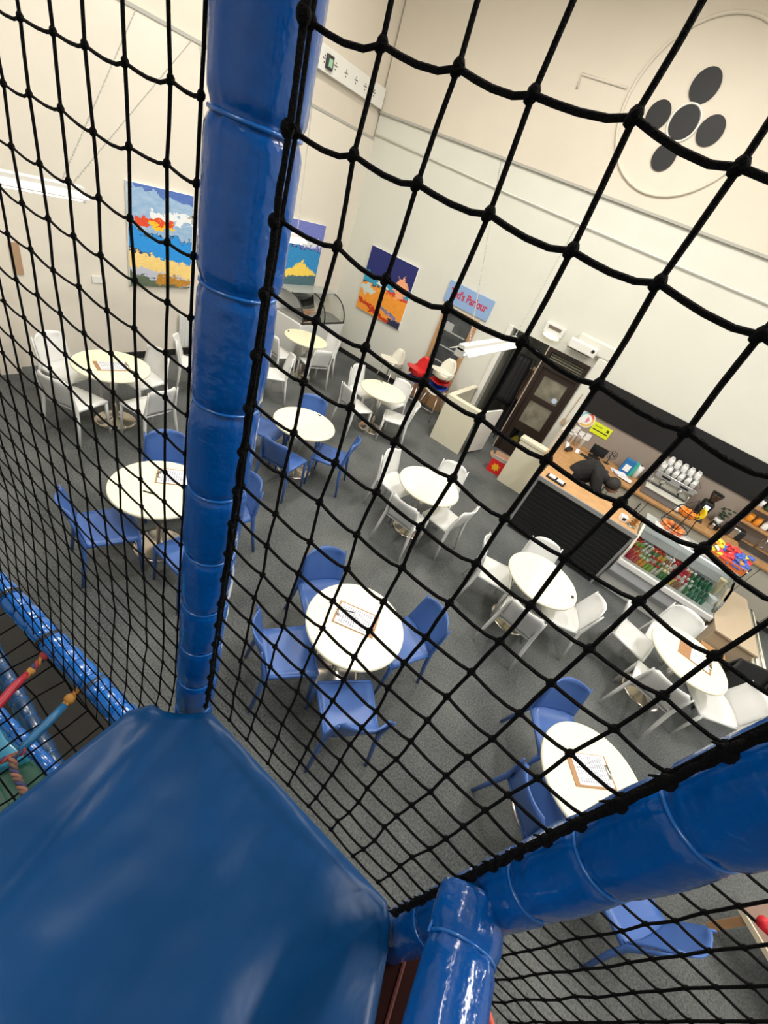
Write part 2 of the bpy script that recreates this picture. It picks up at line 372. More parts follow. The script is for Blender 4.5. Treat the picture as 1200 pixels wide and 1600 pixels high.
for k in range(5): obj('louvre', MB().box(-1.135, YB+.03, 1.885+k*.043, .64, .05, .008, 0, .6), mat('louvre_grey', (.16, .15, .11), .4), d3)
obj('door_sticker', MB().yprism([(-.97+.05*cos(a*PI/8), 1.36+.05*sin(a*PI/8)) for a in range(16)], YB+.012, YB+.018), mat('pale_blue', (.5, .62, .75), .4), d3)
obj('door_edge', MB().bx(-1.56, -1.54, YB-.03, YB+.1, 0, 2.15), mat('pale_edge', (.42, .36, .30), .4), d3)
# things in the corridor
t = thing('coat_rack_coats', 'black coats hanging in the dark doorway', 'coats', (-1.93, 8.72, 0))
for k, (dx, w_) in enumerate(((-.06, .11), (.03, .10), (.10, .09))):
    def coat(u, v, dx=dx, w_=w_, k=k):
        a = 2*PI*u; r = w_*(.45 + .65*v**.6)*(1+.10*sin(5*a+k)); return (dx + r*cos(a), r*.6*sin(a), 1.75 - 1.0*v)
    obj('coat', MB().shell(coat, 18, 8, .01), black, t, True)
obj('rail', MB().tube([(-.3, 0, 1.75), (.22, 0, 1.75)], .012, 8).tube([(-.3, 0, 0), (-.3, 0, 1.75)], .012).tube([(.22, 0, 0), (.22, 0, 1.75)], .012), dark, t)
tag(obj('cardboard_box', MB().bx(-1.83, -1.4, 8.95, 9.3, .88, 1.2), card, bevel=.004), 'lower brown box stacked behind the glazed brown door', 'box')
tag(obj('dark_cabinet', MB().bx(-1.86, -1.38, 8.93, 9.35, 0, .88), black, bevel=.005), 'dark cabinet under the brown boxes in the doorway', 'cabinet')
tag(obj('cardboard_box', MB().bx(-1.81, -1.42, 8.95, 9.3, 1.2, 1.53), card, bevel=.004), 'upper brown box stacked behind the glazed brown door', 'box')
for k, (x, y, cm, nm) in enumerate(((-1.25, 8.56, mat('bag_yellow', (.6, .45, .03), .4), 'yellow'), (-1.03, 8.54, red, 'red'))):
    def bag(u, v, x=x, y=y):
        a = 2*PI*u; r = .11*(1-.75*v**3)*(1+.12*sin(3*a+v*4)); return (x + r*cos(a), y + r*sin(a)*.8, .02 + .34*v)
    tag(obj('carrier_bag', MB().shell(bag, 16, 8, .008), cm, smooth=True), nm + ' carrier bag seen through the bottom glass of the brown door', 'bag')
# emergency light & air unit above the door
e = thing('emergency_light', 'lit white emergency bulkhead light over the dark doorway', 'light', (-1.62, YB, 2.36))
obj('housing', MB().box(0, -.03, .05, .36, .06, .17), whitep, e, bevel=.01); obj('dark_slot', MB().box(0, -.062, .075, .24, .006, .05), mat('slot_brown', (.16, .13, .10), .5), e)
obj('diffuser', MB().ball((0, -.05, -.06), .16, .045, .045, 20, 8), mat('lit_diffuser', (1, .93, .66), .3, emit=1.3), e, True)
e = thing('air_unit', 'white wall unit with a black slot right of the emergency light', 'heater', (-1.03, YB-.07, 2.37))
obj('casing', MB().box(0, -.05, 0, .5, .1, .17), whitep, e, bevel=.03, seg=3); obj('outlet_slot', MB().box(-.02, -.095, -.075, .42, .03, .012), black, e)
obj('dial', MB().yprism([(.19+.028*cos(a*PI/8), .02+.028*sin(a*PI/8)) for a in range(16)], -.106, -.099), black, e)
tag(obj('pull_cord', MB().tube([(-.60, YB-.08, 1.72), (-.61, YB-.08, 1.4), (-.62, YB-.08, 1.2)], .007, 6).box(-.62, YB-.085, 1.15, .06, .03, .1), mat('tan', (.5, .35, .22), .5)), 'brown socket and cable on the white pillar by the door', 'socket')
tag(obj('wall_socket', MB().box(XA+.008, 3.22, 1.15, .016, .15, .09), whitep, bevel=.003), 'white double wall socket left of the seascape painting', 'socket')
tag(obj('wall_socket', MB().box(-2.62, YB-.012, .55, .14, .02, .09), mat('pinkish_door', (.72, .6, .52)), bevel=.003), 'small socket low on the wall behind the cream partition', 'socket')
tag(obj('door_notice', MB().box(XA+.008, 2.34, 1.33, .012, .1, .34), card), 'narrow orange brown notice fixed to the far left wall', 'notice')
# radiator
rd = thing('radiator', 'white panel radiator low on the left wall, half hidden by the blue post', 'radiator', (XA+.06, 5.1, .1))
obj('panel', MB().bx(-.02, .03, -.7, .7, .06, .6), whiteP, rd, bevel=.01)
for k in range(24): obj('rib', MB().box(.034, -.66+k*.0575, .33, .01, .025, .48), whiteP, rd, bevel=.003)
obj('pipe', MB().tube([(.0, -.74, -.1), (.0, -.74, .12), (.0, -.68, .12)], .011, 8), whitep, rd, True); obj('valve', MB().tube([(0, -.74, .1), (0, -.74, .18)], .02, 10), whiteP, rd, True)

# ------------------------------------------------------------------ fluorescent fittings on chains
tubem = mat('lit_tube', (1, .98, .93), .4, emit=9)
fixb = mat('batten_white', (.72, .70, .66), .4)
def batten(x, y0, y1, z, label, anchors, ch=True):
    t = thing('fluorescent_light', label, 'ceiling light', (x, (y0+y1)/2, z)); L = (y1-y0)/2
    obj('body', MB().xprism([(-L, .0), (L, .0), (L, .05), (-L, .05)], -.03, .03), fixb, t, bevel=.006)
    obj('reflector', MB().yprism([(-.09, -.02), (-.03, .01), (.03, .01), (.09, -.02), (.09, -.012), (.03, .02), (-.03, .02), (-.09, -.012)], -L, L), fixb, t)
    obj('tube', MB().tube([(0, -L+.02, -.03), (0, L-.02, -.03)], .016, 10), tubem, t, True)
    for s in (-1, 1): obj('end_cap', MB().box(0, s*(L-.012), -.012, .075, .024, .07), fixb, t, bevel=.005)
    for (fy, ax, ay, az) in anchors:
        a = Vector((0, fy*L, .05)); b = Vector((ax-x, ay-(y0+y1)/2, az-z)); n = int((b-a).length/.05); mb = MB()
        for k in range(n):
            p, q = a.lerp(b, k/n), a.lerp(b, (k+.8)/n); s_ = Vector((.007, 0, 0)) if k % 2 else Vector((0, .007, 0))
            mb.tube([p, (p+q)/2 + s_, q], .0028, 4); mb.tube([p, (p+q)/2 - s_, q], .0028, 4)
        tag(obj('chain', mb, mat('chain_grey', (.34, .33, .30), .5), t), kind='stuff')
    return t
batten(-3.95, .55, 1.93, 2.6, 'long lit fluorescent batten hanging at the far left', [(.80, -6.405, 3.83, 3.9), (.90, -6.405, 4.5, 3.9), (-.8, -6.405, .8, 3.9)])
batten(-1.2, 3.22, 4.58, 2.6, 'lit fluorescent batten hanging in front of the doorway', [(-.8, -3.81, YB, 4.28), (.9, -2.14, YB-.02, 3.872)])
batten(-3.81, 2.75, 4.12, 2.6, 'lit fluorescent batten seen end on beside the blue post', [(-.8, -6.405, 4.6, 3.9), (.85, -6.405, 6.6, 3.9)])

# ------------------------------------------------------------------ kitchen, counter, serving fridge
struct('trim_5', MB().bx(-.44, XR, YB-.035, YB-.03+.03, 1.49, 2.07), black)
struct('wall_kitchen_panel', MB().bx(-.44, XR, YB-.012, YB, .92, 1.49), taupe)
struct('wall_kitchen_left', MB().bx(-.5, -.44, 7.25, YB, 0, 1.3), mat('warm_white', (.6, .52, .44), .6))
wt = thing('back_worktop', 'long oak worktop against the taupe kitchen wall', 'worktop', (0, 0, .88))
obj('top', MB().bx(-.42, 5.4, 7.56, YB-.02, 0, .04), wood, wt, bevel=.004)
tag(obj('return_worktop', MB().bx(-.46, .06, 6.52, 7.55, .955, .995), wood, bevel=.004), 'oak worktop joining front counter to the back worktop at left', 'worktop')
tag(obj('return_cupboard', MB().bx(-.34, -.12, 6.52, 7.0, 0, .95), greige, bevel=.004), 'greige cupboard under the left end of the counter', 'cupboard')
for k in range(9):
    x0 = .1 + k*.6
    cbn = thing('kitchen_cupboard', 'greige kitchen base cupboard, ' + ['below the till screen', 'below the leaflets', 'left of the coffee machine end', 'below the coffee machine', 'below the coffee grinder', 'below the black cups', 'left of the sink', 'below the sink', 'right of the sink'][k], 'cupboard', (x0+.3, 7.95, 0))
    obj('body', MB().bx(-.298, .298, -.33, .35, .1, .875), greige, cbn); obj('plinth', MB().bx(-.298, .298, -.28, .3, 0, .1), dark, cbn)
    dr = obj('door', MB().bx(-.294, .294, -.352, -.332, .12, .87), greige, cbn, bevel=.002)
    obj('handle', MB().tube([(.22, -.37, .58), (.22, -.37, .80)], .008, 6).box(.22, -.36, .6, .01, .02, .01).box(.22, -.36, .78, .01, .02, .01), black, dr)
# front counter
fc = thing('front_counter', 'serving counter clad in black horizontal slats with grey edges', 'counter', (.43, 6.18, 0))
obj('carcass', MB().bx(-.70, .70, -.28, .3, 0, .95), mat('slat_gap_grey', (.09, .09, .09), .5), fc)
for k in range(13): obj('slat', MB().bx(-.70, .72, -.31, -.281, .03+k*.071, .03+k*.071+.062), mat('black_slat', (.006, .006, .007), .5), fc, bevel=.004)
obj('corner_post', MB().bx(-.735, -.70, -.32, .3, 0, .955), mat('grey_edge', (.26, .26, .26), .5), fc); obj('corner_post', MB().bx(.72, .755, -.32, .3, 0, .955), mat('grey_edge', (.26, .26, .26)), fc)
obj('edge_trim', MB().bx(-.735, .755, -.35, -.315, .94, 1.0), mat('grey_edge', (.26, .26, .26)), fc)
tag(obj('counter_top', MB().bx(-.3, 1.17, 5.87, 6.51, .957, .998), mat('light_oak', (.62, .36, .16), .35, noise=.22, nscale=8), bevel=.003), 'light oak top of the black slatted counter', 'worktop')

# cream half-height partitions
pt = thing('cream_partition', 'cream half-height partition with side return left of the entrance gap', 'partition', (0, 0, 0))
obj('front_panel', MB().bx(-2.48, -1.82, 7.05, 7.09, 0, .87), panelc, pt, bevel=.003); obj('cap', MB().bx(-2.49, -1.81, 7.05, 7.19, .87, .91), panelc, pt, bevel=.004)
obj('side_panel', MB().bx(-2.48, -2.44, 7.19, 8.3, 0, .87), panelc, pt, bevel=.003); obj('side_cap', MB().bx(-2.5, -2.4, 7.19, 8.3, .87, .91), panelc, pt, bevel=.004)
gt = thing('gate', 'cream gate leaf swung open beside the left partition', 'gate', (-1.77, 7.13, 0), -.25)
obj('leaf', MB().bx(-.02, .02, .02, .62, .06, .93), whitep, gt, bevel=.004); obj('hinge', MB().tube([(0, .01, .2), (0, .01, .3)], .012, 8).tube([(0, .01, .7), (0, .01, .8)], .012, 8), chrome, gt)
pt = thing('cream_partition', 'cream half-height partition joined to the end of the slatted counter', 'partition', (0, 0, 0))
obj('front_panel', MB().bx(-.95, -.37, 7.06, 7.10, 0, .87), panelc, pt, bevel=.003); obj('cap', MB().bx(-.97, -.36, 7.05, 7.24, .87, .92), panelc, pt, bevel=.004)
obj('side_panel', MB().bx(-.38, -.345, 6.3, 7.05, 0, .95), panelc, pt, bevel=.003)
# red box
rb = thing('open_carton', 'open red carton with a yellow splash and brown flaps against the partition', 'box', (-1.1, 7.28, 0), .12)
obj('carton', MB().bx(-.15, .15, -.09, .09, 0, .27), mat('carton_red', (.70, .02, .02), .5), rb); 
obj('flap', MB().box(0, -.10, .31, .3, .006, .1, 0, .35), mat('carton_label', (.8, .74, .7)), rb); obj('flap', MB().box(-.19, 0, .30, .1, .18, .006, 0, 0, .7), card, rb); obj('flap', MB().box(.18, .02, .31, .1, .18, .006, 0, 0, -.6), card, rb); obj('flap', MB().box(0, .11, .31, .3, .006, .1, 0, -.5), card, rb)
obj('splash', MB().yprism([((.05+.035*(k % 2))*cos(k*PI/7)-.01, .13+(.05+.035*(k % 2))*sin(k*PI/7)) for k in range(14)], -.096, -.09), mat('splash_yellow', (.9, .5, .02), .5), rb)

# serving fridge
x0, x1 = 1.22, 2.5
f = thing('serving_fridge', 'white serve-over fridge with sloping glass full of drinks next to the slatted counter', 'display fridge', (0, 0, 0))
obj('base', MB().xprism([(5.98, 0), (6.62, 0), (6.62, .5), (5.98, .5)], x0, x1), whiteP, f, bevel=.01)
obj('belly', MB().xprism([(5.98, .22), (5.86, .36), (5.86, .50), (5.98, .56)], x0, x1), mat('pale_metal', (.62, .64, .68), .4), f, bevel=.015, seg=3)
obj('front_rail', MB().xprism([(5.82, .52), (5.98, .52), (5.98, .60), (5.84, .60)], x0-.01, x1+.01), mat('rail_grey', (.58, .58, .57), .4), f, bevel=.015, seg=3)
obj('well_floor', MB().bx(x0+.02, x1-.02, 5.98, 6.6, .5, .56), whiteP, f)
obj('step', MB().bx(x0+.02, x1-.02, 6.08, 6.6, .56, .60), whiteP, f); obj('step', MB().bx(x0+.02, x1-.02, 6.2, 6.6, .60, .66), whiteP, f); obj('fill_strip', MB().bx(x0+.05, x1-.05, 6.36, 6.40, 1.0, 1.018), mat('fill_glow', (1, .98, .95), .4, emit=5), f)  # glowing strip added to brighten the fridge interior
obj('back_panel', MB().bx(x0, x1, 6.6, 6.64, .5, 1.03), whiteP, f); obj('top', MB().bx(x0, x1, 6.34, 6.66, 1.02, 1.05), mat('glass_top', (.45, .48, .46), .1), f, bevel=.005)
obj('tray_top', MB().bx(x0+.12, x0+.62, 6.22, 6.5, 1.055, 1.075), whiteP, f, bevel=.01)
obj('curved_glass', MB().shell(lambda u, v: (x0+.03+(x1-x0-.06)*u, 5.87 + .47*sin(v*PI/2)**1.4, .60 + .43*(sin(v*PI/2)*.55+v*.45)), 2, 10, .004), glass, f, True)
for sx in (x0, x1-.03): obj('end_panel', MB().xprism([(5.9, .55), (6.62, .55), (6.62, 1.03), (6.36, 1.03), (6.1, .93), (5.95, .75)], sx, sx+.03), glass if sx > 2 else mat('end_cream', (.70, .68, .56), .4), f)
obj('mid_shelf', MB().bx(x0+.04, x1-.04, 6.3, 6.58, .82, .835), steel, f)
cols = [(.55, .03, .08), (.6, .10, .10), (.75, .30, .05), (.30, .50, .08), (.65, .62, .55), (.08, .25, .10), (.7, .5, .1), (.35, .18, .10), (.75, .75, .72)]
for r_ in range(4):
    for k in range(18):
        x = x0+.07+k*.048; y = (6.03, 6.12, 6.24, 6.33)[r_]; zb = (.56, .60, .66, .66)[r_]
        ci = (k//2 + r_) % len(cols) if k < 17 else 5
        o = thing('drink_bottle', 'small capped drink bottle standing in rows inside the serving fridge', 'bottle', (x, y, zb), 0, 'bottles in the serving fridge')
        obj('body', MB().lathe([(.021, 0), (.022, .01), (.022, .09), (.012, .12), (.012, .135)], 8), mat('drink_%d' % ci, cols[ci], .25), o, True)
        obj('cap', MB().lathe([(.017, .13), (.017, .155)], 8), whiteP if (k//3) % 2 else red, o)
for k in range(16):
    x = x0+.95+(k % 4)*.052; y = (6.03, 6.12, 6.24, 6.33)[k//4]; zb = (.56, .60, .66, .66)[k//4]
    o = thing('green_can', 'small green can in the right half of the serving fridge', 'can', (x, y, zb), 0, 'green cans in the serving fridge')
    obj('body', MB().lathe([(.018, 0), (.022, .01), (.022, .1), (.017, .115)], 10), mat('can_green', (.02, .16, .08), .3), o, True); obj('lid', MB().lathe([(.016, .115), (.016, .119)], 10), steel, o)
tag(obj('paper_cup_stack', MB().lathe([(.03, 0), (.045, .25), (.05, .26), (.01, .26)], 14, (2.40, 6.3, .662)), mat('wafer', (.75, .62, .38), .6), smooth=True), 'stack of pale wafer cones at the right end of the fridge', 'cones')
tag(obj('ice_tub', MB().lathe([(.05, 0), (.06, .09), (.062, .1), (.01, .1)], 14, (2.41, 6.15, .602)), paper, smooth=True), 'white tub inside the right end of the serving fridge', 'tub')
# cabinet and folded black boards to the right of the fridge
cb = thing('side_cabinet', 'low beige cabinet at the right end of the serving fridge', 'cabinet', (2.78, 6.2, 0))
bb = mat('beige_board', (.50, .40, .28), .5)
obj('body', MB().bx(-.24, .24, -.58, .72, .0, .57), bb, cb, bevel=.004); obj('top', MB().bx(-.26, .26, -.6, .74, .57, .60), bb, cb, bevel=.004)
obj('ledge', MB().bx(.26, .44, -.7, .72, .0, .5), mat('cream_panel', (.74, .70, .55)), cb, bevel=.004); obj('rail', MB().tube([(.30, -.68, .52), (.30, .7, .52)], .012, 8).tube([(.38, -.68, .52), (.38, .7, .52)], .012, 8), steel, cb, True)
wbx = thing('wooden_box', 'small brown wooden box in front of the low beige cabinet', 'box', (2.66, 5.47, 0)); obj('body', MB().bx(-.14, .14, -.1, .1, 0, .36), wood, wbx, bevel=.004); obj('lid', MB().bx(-.15, .15, -.11, .11, .36, .38), wood, wbx, bevel=.003)
for k, (x, y, rz, lb) in enumerate(((2.80, 5.02, .35, 'left black folding board behind the clipboard table by the fridge'), (3.30, 5.20, .15, 'right black folding board at the right edge of the picture'))):
    b_ = thing('folding_board', lb, 'board', (x, y, 0), rz)
    obj('front_leaf', MB().box(0, -.10, .40, .42, .02, .82, 0, -.24), black, b_, bevel=.003); obj('rear_leaf', MB().box(0, .10, .40, .42, .02, .82, 0, .24), dark, b_, bevel=.003)
    obj('front_frame', MB().box(-.2, -.115, .4, .03, .03, .84, 0, -.24).box(.2, -.115, .4, .03, .03, .84, 0, -.24), blackg, b_)

# --- goods on worktops
def T(name, label, cat, loc, rz=0, group=None): return thing(name, label, cat, loc, rz, group)
o = T('till_screen', 'black till monitor on the back worktop', 'monitor', (.2, 8.0, .922), .1)
obj('screen', MB().box(0, 0, .15, .27, .02, .17, 0, -.2), blackg, o, bevel=.005); obj('stand', MB().box(0, .05, .04, .1, .1, .08), dark, o); obj('foot', MB().box(0, .03, .006, .22, .18, .012), black, o, bevel=.003)
tag(obj('keyboard', MB().box(.18, 7.80, .934, .42, .12, .02, .03), black, bevel=.006), 'black keyboard in front of the till monitor', 'keyboard')
tag(obj('cash_drawer', MB().box(.40, 7.68, .934, .26, .1, .02, -.1), dark, bevel=.006), 'flat black tray at the edge of the back worktop', 'tray')
for k, (x, y, z_, rz) in enumerate(((.66, 7.98, .924, .3), (.74, 7.90, .93, .1), (.80, 7.84, .94, -.1), (.70, 7.92, .948, .5))):
    tag(obj('leaflet', MB().box(x, y, z_, .24, .17, .004, rz), mat('leaflet_%d' % k, ((.8, .78, .82), (.6, .55, .75), (.82, .8, .8), (.78, .75, .8))[k], .5)), 'printed leaflet in the loose pile left of the coffee machine', 'leaflet', 'leaflets on the worktop')
o = T('box_file', 'blue and green box with a white label on the back worktop', 'box', (.76, 8.14, .922), .05)
obj('box', MB().box(0, 0, .13, .22, .1, .26), mat('box_blue', (.02, .16, .42), .4), o, bevel=.004); obj('green_part', MB().box(.09, -.002, .13, .05, .1, .262), mat('box_green', (.03, .4, .33), .4), o); obj('label', MB().box(-.02, -.053, .11, .10, .004, .12), paper, o)
o = T('paper_towel', 'white paper roll holder against the taupe wall', 'paper roll', (.93, 8.22, .922))
obj('roll', MB().lathe([(.05, 0), (.055, .01), (.055, .22), (.02, .225)], 16), paper, o, True); obj('core', MB().lathe([(.018, .2), (.018, .24)], 10), dark, o)
o = T('desk_fan', 'small desk fan between till and blue box', 'fan', (.42, 8.1, .922))
obj('guard', MB().tube([(.08*cos(k*PI/10), -.02, .18+.08*sin(k*PI/10)) for k in range(20)], .005, 6, closed=True).tube([(.05*cos(k*PI/10), -.03, .18+.05*sin(k*PI/10)) for k in range(20)], .004, 6, closed=True), dark, o, True)
bl = MB()
for k in range(3): a = k*2*PI/3; bl.box(.035*cos(a), -.02, .18+.035*sin(a), .05, .004, .025, 0, 0, -a)
obj('blades', bl, dark, o); obj('stand', MB().tube([(0, 0, 0), (0, 0, .12)], .01, 8).lathe([(.05, 0), (.05, .012)], 14), dark, o)
for k, (x, y) in enumerate(((-.38, 8.1), (-.30, 8.0), (-.22, 8.12), (-.12, 8.02), (-.36, 7.9))):
    o = T('takeaway_cup_stack', 'stack of white takeaway cups at the left end of the back worktop', 'cups', (x, y, .922), 0, 'cup stacks by the pillar')
    obj('cups', MB().lathe([(.025, 0), (.035, .2), (.038, .205), (.01, .205)], 12), paper, o, True); obj('rim', MB().lathe([(.04, .2), (.04, .21)], 12), whiteP, o)
for k, (x, y, rz) in enumerate(((-.3, 7.55, .4), (-.22, 7.42, -.3), (-.1, 7.75, .1))):
    tag(obj('tape_dispenser', MB().xprism([(-.1, 0), (.1, 0), (.1, .02), (.04, .07), (-.04, .07), (-.1, .03)], -.03, .03), (whiteP, blackg, paper)[k], bevel=.004), ('white', 'black', 'small white')[k] + ' desk gadget on the left return worktop', 'gadget').matrix_world = Matrix.Translation((x, y, .997 if y < 7.6 else .922)) @ Matrix.Rotation(rz, 4, 'Z')
for k, (x, z_) in enumerate(((-.34, 1.12), (-.22, 1.08), (-.10, 1.10))):
    tag(obj('note_card', MB().box(x, YB-.018, z_, .1, .004, .13), paper), 'white note card stuck to the taupe wall below the round chart', 'card', 'cards under the chart')
# allergy wheel & yellow sign
def whl(u, v, nz, L):
    x = u - .5; z = v - .5; r2 = x*x + z*z
    L((.85, .85, .84)); L((.75, .12, .08), r2.gt(.10)*(.2-r2).gt(0)*(x+z).gt(0)); L((.8, .5, .12), r2.gt(.10)*(.2-r2).gt(0)*(x-z).gt(.15)); L((.7, .25, .3), (.03-r2).gt(0)*x.gt(0)); L((.3, .55, .6), r2.gt(.10)*(.2-r2).gt(0)*(z-x).gt(.35))
tag(obj('round_chart', MB().yprism([(-.30+.15*cos(k*PI/16), 1.36+.15*sin(k*PI/16)) for k in range(32)], YB-.02, YB-.013), picture('wheel_chart', whl)), 'round red and orange chart on the wall by the pillar', 'chart')
def yel(u, v, nz, L):
    L((.72, .80, .02)); L((.02, .02, .02), (v-.36-.0*u).absv()._m('LESS_THAN', .05)*(u-.5).absv()._m('LESS_THAN', .42)); L((.05, .05, .02), (v-.72).absv()._m('LESS_THAN', .07)*(u-.3).absv()._m('LESS_THAN', .2)*nz(28).gt(.5)); L((.03, .05, .02), (v-.68).absv()._m('LESS_THAN', .13)*(u-.82).absv()._m('LESS_THAN', .07)*nz(12).gt(.42))
tag(obj('yellow_notice', MB().box(.02, YB-.018, 1.31, .34, .006, .2), picture('yellow_notice', yel)), 'bright yellow notice on the taupe kitchen wall', 'notice')
# coffee machine
cm = T('coffee_machine', 'stainless two-group coffee machine piled with glasses', 'coffee machine', (1.44, 7.97, .922))
obj('base', MB().bx(-.34, .34, -.27, .25, 0, .12), mat('machine_grey', (.16, .16, .16), .35), cm, bevel=.01); obj('drip_tray', MB().bx(-.33, .33, -.285, -.05, .12, .135), mat('pale_tray', (.66, .66, .58), .35), cm)
obj('body', MB().xprism([(.02, .12), (.25, .12), (.25, .40), (-.10, .40), (-.10, .30), (.02, .28)], -.34, .34), steel, cm, bevel=.01)
obj('cup_rail', MB().tube([(-.33, -.1, .46), (.33, -.1, .46), (.33, .24, .46), (-.33, .24, .46)], .006, 6, closed=True), chrome, cm, True); obj('fascia', MB().box(0, -.11, .35, .64, .01, .07), mat('fascia_grey', (.3, .3, .3), .3), cm)
for s in (-1, 1):
    obj('group_head', MB().lathe([(.035, -.05), (.04, 0), (.04, .02)], 14, (s*.15, -.06, .27)), chrome, cm, True); obj('portafilter', MB().tube([(s*.15, -.07, .215), (s*.15, -.22, .20)], .013, 8), black, cm, True)
    obj('button_panel', MB().box(s*.15, -.117, .35, .14, .006, .03), black, cm); obj('steam_pipe', MB().tube([(s*.29, -.1, .3), (s*.3, -.15, .22), (s*.3, -.14, .13)], .006, 6), chrome, cm, True)
gl = mat('glass_ware', (.95, .96, .96), .12, noise=.35, nscale=22)
for k in range(18):
    x = 1.16 + (k % 6)*.102 + .02*(k//6 % 2) + random.uniform(-.008, .008); y = 7.93 + (k//6)*.092
    o = T('glass_tumbler', 'upturned glass tumbler piled on top of the coffee machine', 'glass', (x, y, 1.325), 0, 'glasses on the coffee machine')
    obj('bowl', MB().lathe([(.038, 0), (.042, .04), (.034, .09), (.026, .11)], 12), gl, o, True); obj('foot', MB().lathe([(.03, .11), (.03, .118)], 12), gl, o)
for k in range(10):
    x = 1.2 + (k % 5)*.11; y = 7.98 + (k//5)*.10
    o = T('glass_tumbler', 'upturned glass tumbler in the upper layer on the coffee machine', 'glass', (x, y, 1.444), 0, 'upper layer of glasses')
    obj('bowl', MB().lathe([(.038, 0), (.042, .04), (.034, .09), (.026, .11)], 12), gl, o, True); obj('foot', MB().lathe([(.03, .11), (.03, .118)], 12), gl, o)
tag(obj('milk_cloth', MB().ball((1.7, 7.72, .975), .05, .05, .05, 10, 6), paper, smooth=True), 'white cloth ball at the right corner of the coffee machine', 'cloth')
tag(obj('lime_sponge', MB().box(1.76, 7.80, 1.0, .08, .06, .07), mat('lime', (.45, .5, .03), .6), bevel=.01), 'lime green sponge by the coffee machine', 'sponge')
g = T('coffee_grinder', 'black coffee grinder with bean hopper right of the coffee machine', 'coffee grinder', (2.05, 8.02, .922))
obj('body', MB().box(0, .02, .16, .16, .2, .32), black, g, bevel=.02); obj('hopper', MB().lathe([(.04, .32), (.05, .36), (.09, .46), (.09, .48)], 16), mat('hopper_brown', (.05, .03, .02), .15), g, True); obj('lid', MB().lathe([(.092, .48), (.092, .495), (.02, .5)], 16), blackg, g)
obj('display', MB().box(.0, -.085, .24, .08, .01, .06), mat('lit_display', (.8, .85, .9), .3, emit=.6), g); obj('spout', MB().box(0, -.1, .14, .04, .06, .05), dark, g); obj('tray', MB().box(0, -.1, .01, .18, .16, .02), dark, g)
for k, (x, y) in enumerate(((2.28, 7.86), (2.36, 7.94), (2.44, 7.86), (2.30, 8.0))):
    o = T('milk_jug', ('black', 'steel')[(k+1) % 2] + ' milk jug in the ' + ('left', 'left', 'right', 'rear')[k] + ' part of the cluster beside the grinder', 'jug', (x, y, .922), 0, 'milk jugs on the worktop')
    obj('body', MB().lathe([(.035, 0), (.04, .02), (.03, .08), (.034, .1)], 12), blackg if k % 2 else steel, o, True); obj('handle', MB().tube([(.03, 0, .08), (.06, 0, .07), (.06, 0, .03), (.038, 0, .02)], .005, 6), blackg, o, True)
o = T('toaster', 'black and steel toaster on the back worktop', 'toaster', (2.60, 8.05, .922), .1)
obj('body', MB().box(0, 0, .09, .3, .16, .18), black, o, bevel=.03, seg=3); obj('steel_band', MB().box(0, 0, .09, .12, .165, .184), steel, o, bevel=.02)
sk = T('sink', 'stainless sink bowl with mixer tap at the right of the worktop', 'sink', (3.0, 7.93, .922))
obj('rim', MB().tube([(-.26, -.17, .004), (.26, -.17, .004), (.26, .17, .004), (-.26, .17, .004)], .012, 6, closed=True), steel, sk); obj('bowl', MB().bx(-.24, .24, -.15, .15, -.0, .006), mat('sink_dark', (.2, .19, .18), .3, .8), sk)
obj('tap', MB().tube([(0, .2, 0), (0, .2, .2), (0, .14, .26), (0, .05, .25), (0, .03, .2)], .013, 8), chrome, sk, True); obj('lever', MB().tube([(.03, .2, .04), (.09, .2, .08)], .008, 6), chrome, sk, True)
for z_, lb in ((1.19, 'lower oak wall shelf over the sink'), (1.46, 'upper oak wall shelf with jars over the sink')):
    tag(obj('wall_shelf', MB().bx(2.55, 4.4, YB-.24, YB-.012, z_, z_+.03), wood, bevel=.003), lb, 'shelf')
for k, (x, c_) in enumerate(((2.66, 'o'), (2.78, 'o'), (2.9, 'w'), (3.02, 'w'), (3.14, 'w'))):
    o = T('storage_jar', ('orange' if c_ == 'o' else 'white') + ' lidded jar standing on the lower wall shelf', 'jar', (x, YB-.13, 1.222), 0, ('orange' if c_ == 'o' else 'white') + ' jars on the lower shelf')
    mm = mat('jar_orange', (.75, .28, .02), .4) if c_ == 'o' else paper
    obj('body', MB().lathe([(.04, 0), (.048, .02), (.048, .1), (.035, .12)], 12), mm, o, True); obj('lid', MB().lathe([(.04, .12), (.04, .14), (.01, .145)], 12), mm, o)
for k in range(6):
    o = T('spice_jar', 'small jar with dark lid in the row on the upper wall shelf', 'jar', (2.62+k*.11, YB-.13, 1.492), 0, 'jars on the upper shelf')
    obj('body', MB().lathe([(.034, 0), (.036, .11), (.03, .12)], 12), (paper, mat('herb_green', (.05, .12, .06), .4))[k % 2], o, True); obj('lid', MB().lathe([(.035, .12), (.035, .145)], 12), (dark, steel)[k % 2], o)
o = T('potted_herb', 'dark green potted herb against the taupe wall', 'plant', (2.36, 8.16, .922+.0), 0)
obj('pot', MB().lathe([(.05, 0), (.065, .12), (.06, .12)], 14), paper, o, True)
for k in range(14):
    a = k*2.4; r = .03+.004*k; p = (r*cos(a), r*sin(a), .15+.014*k); obj('leaf', MB().ball(p, .035, .03, .012, 6, 4), mat('leaf_dark', (.015, .05, .02), .5), o, True)
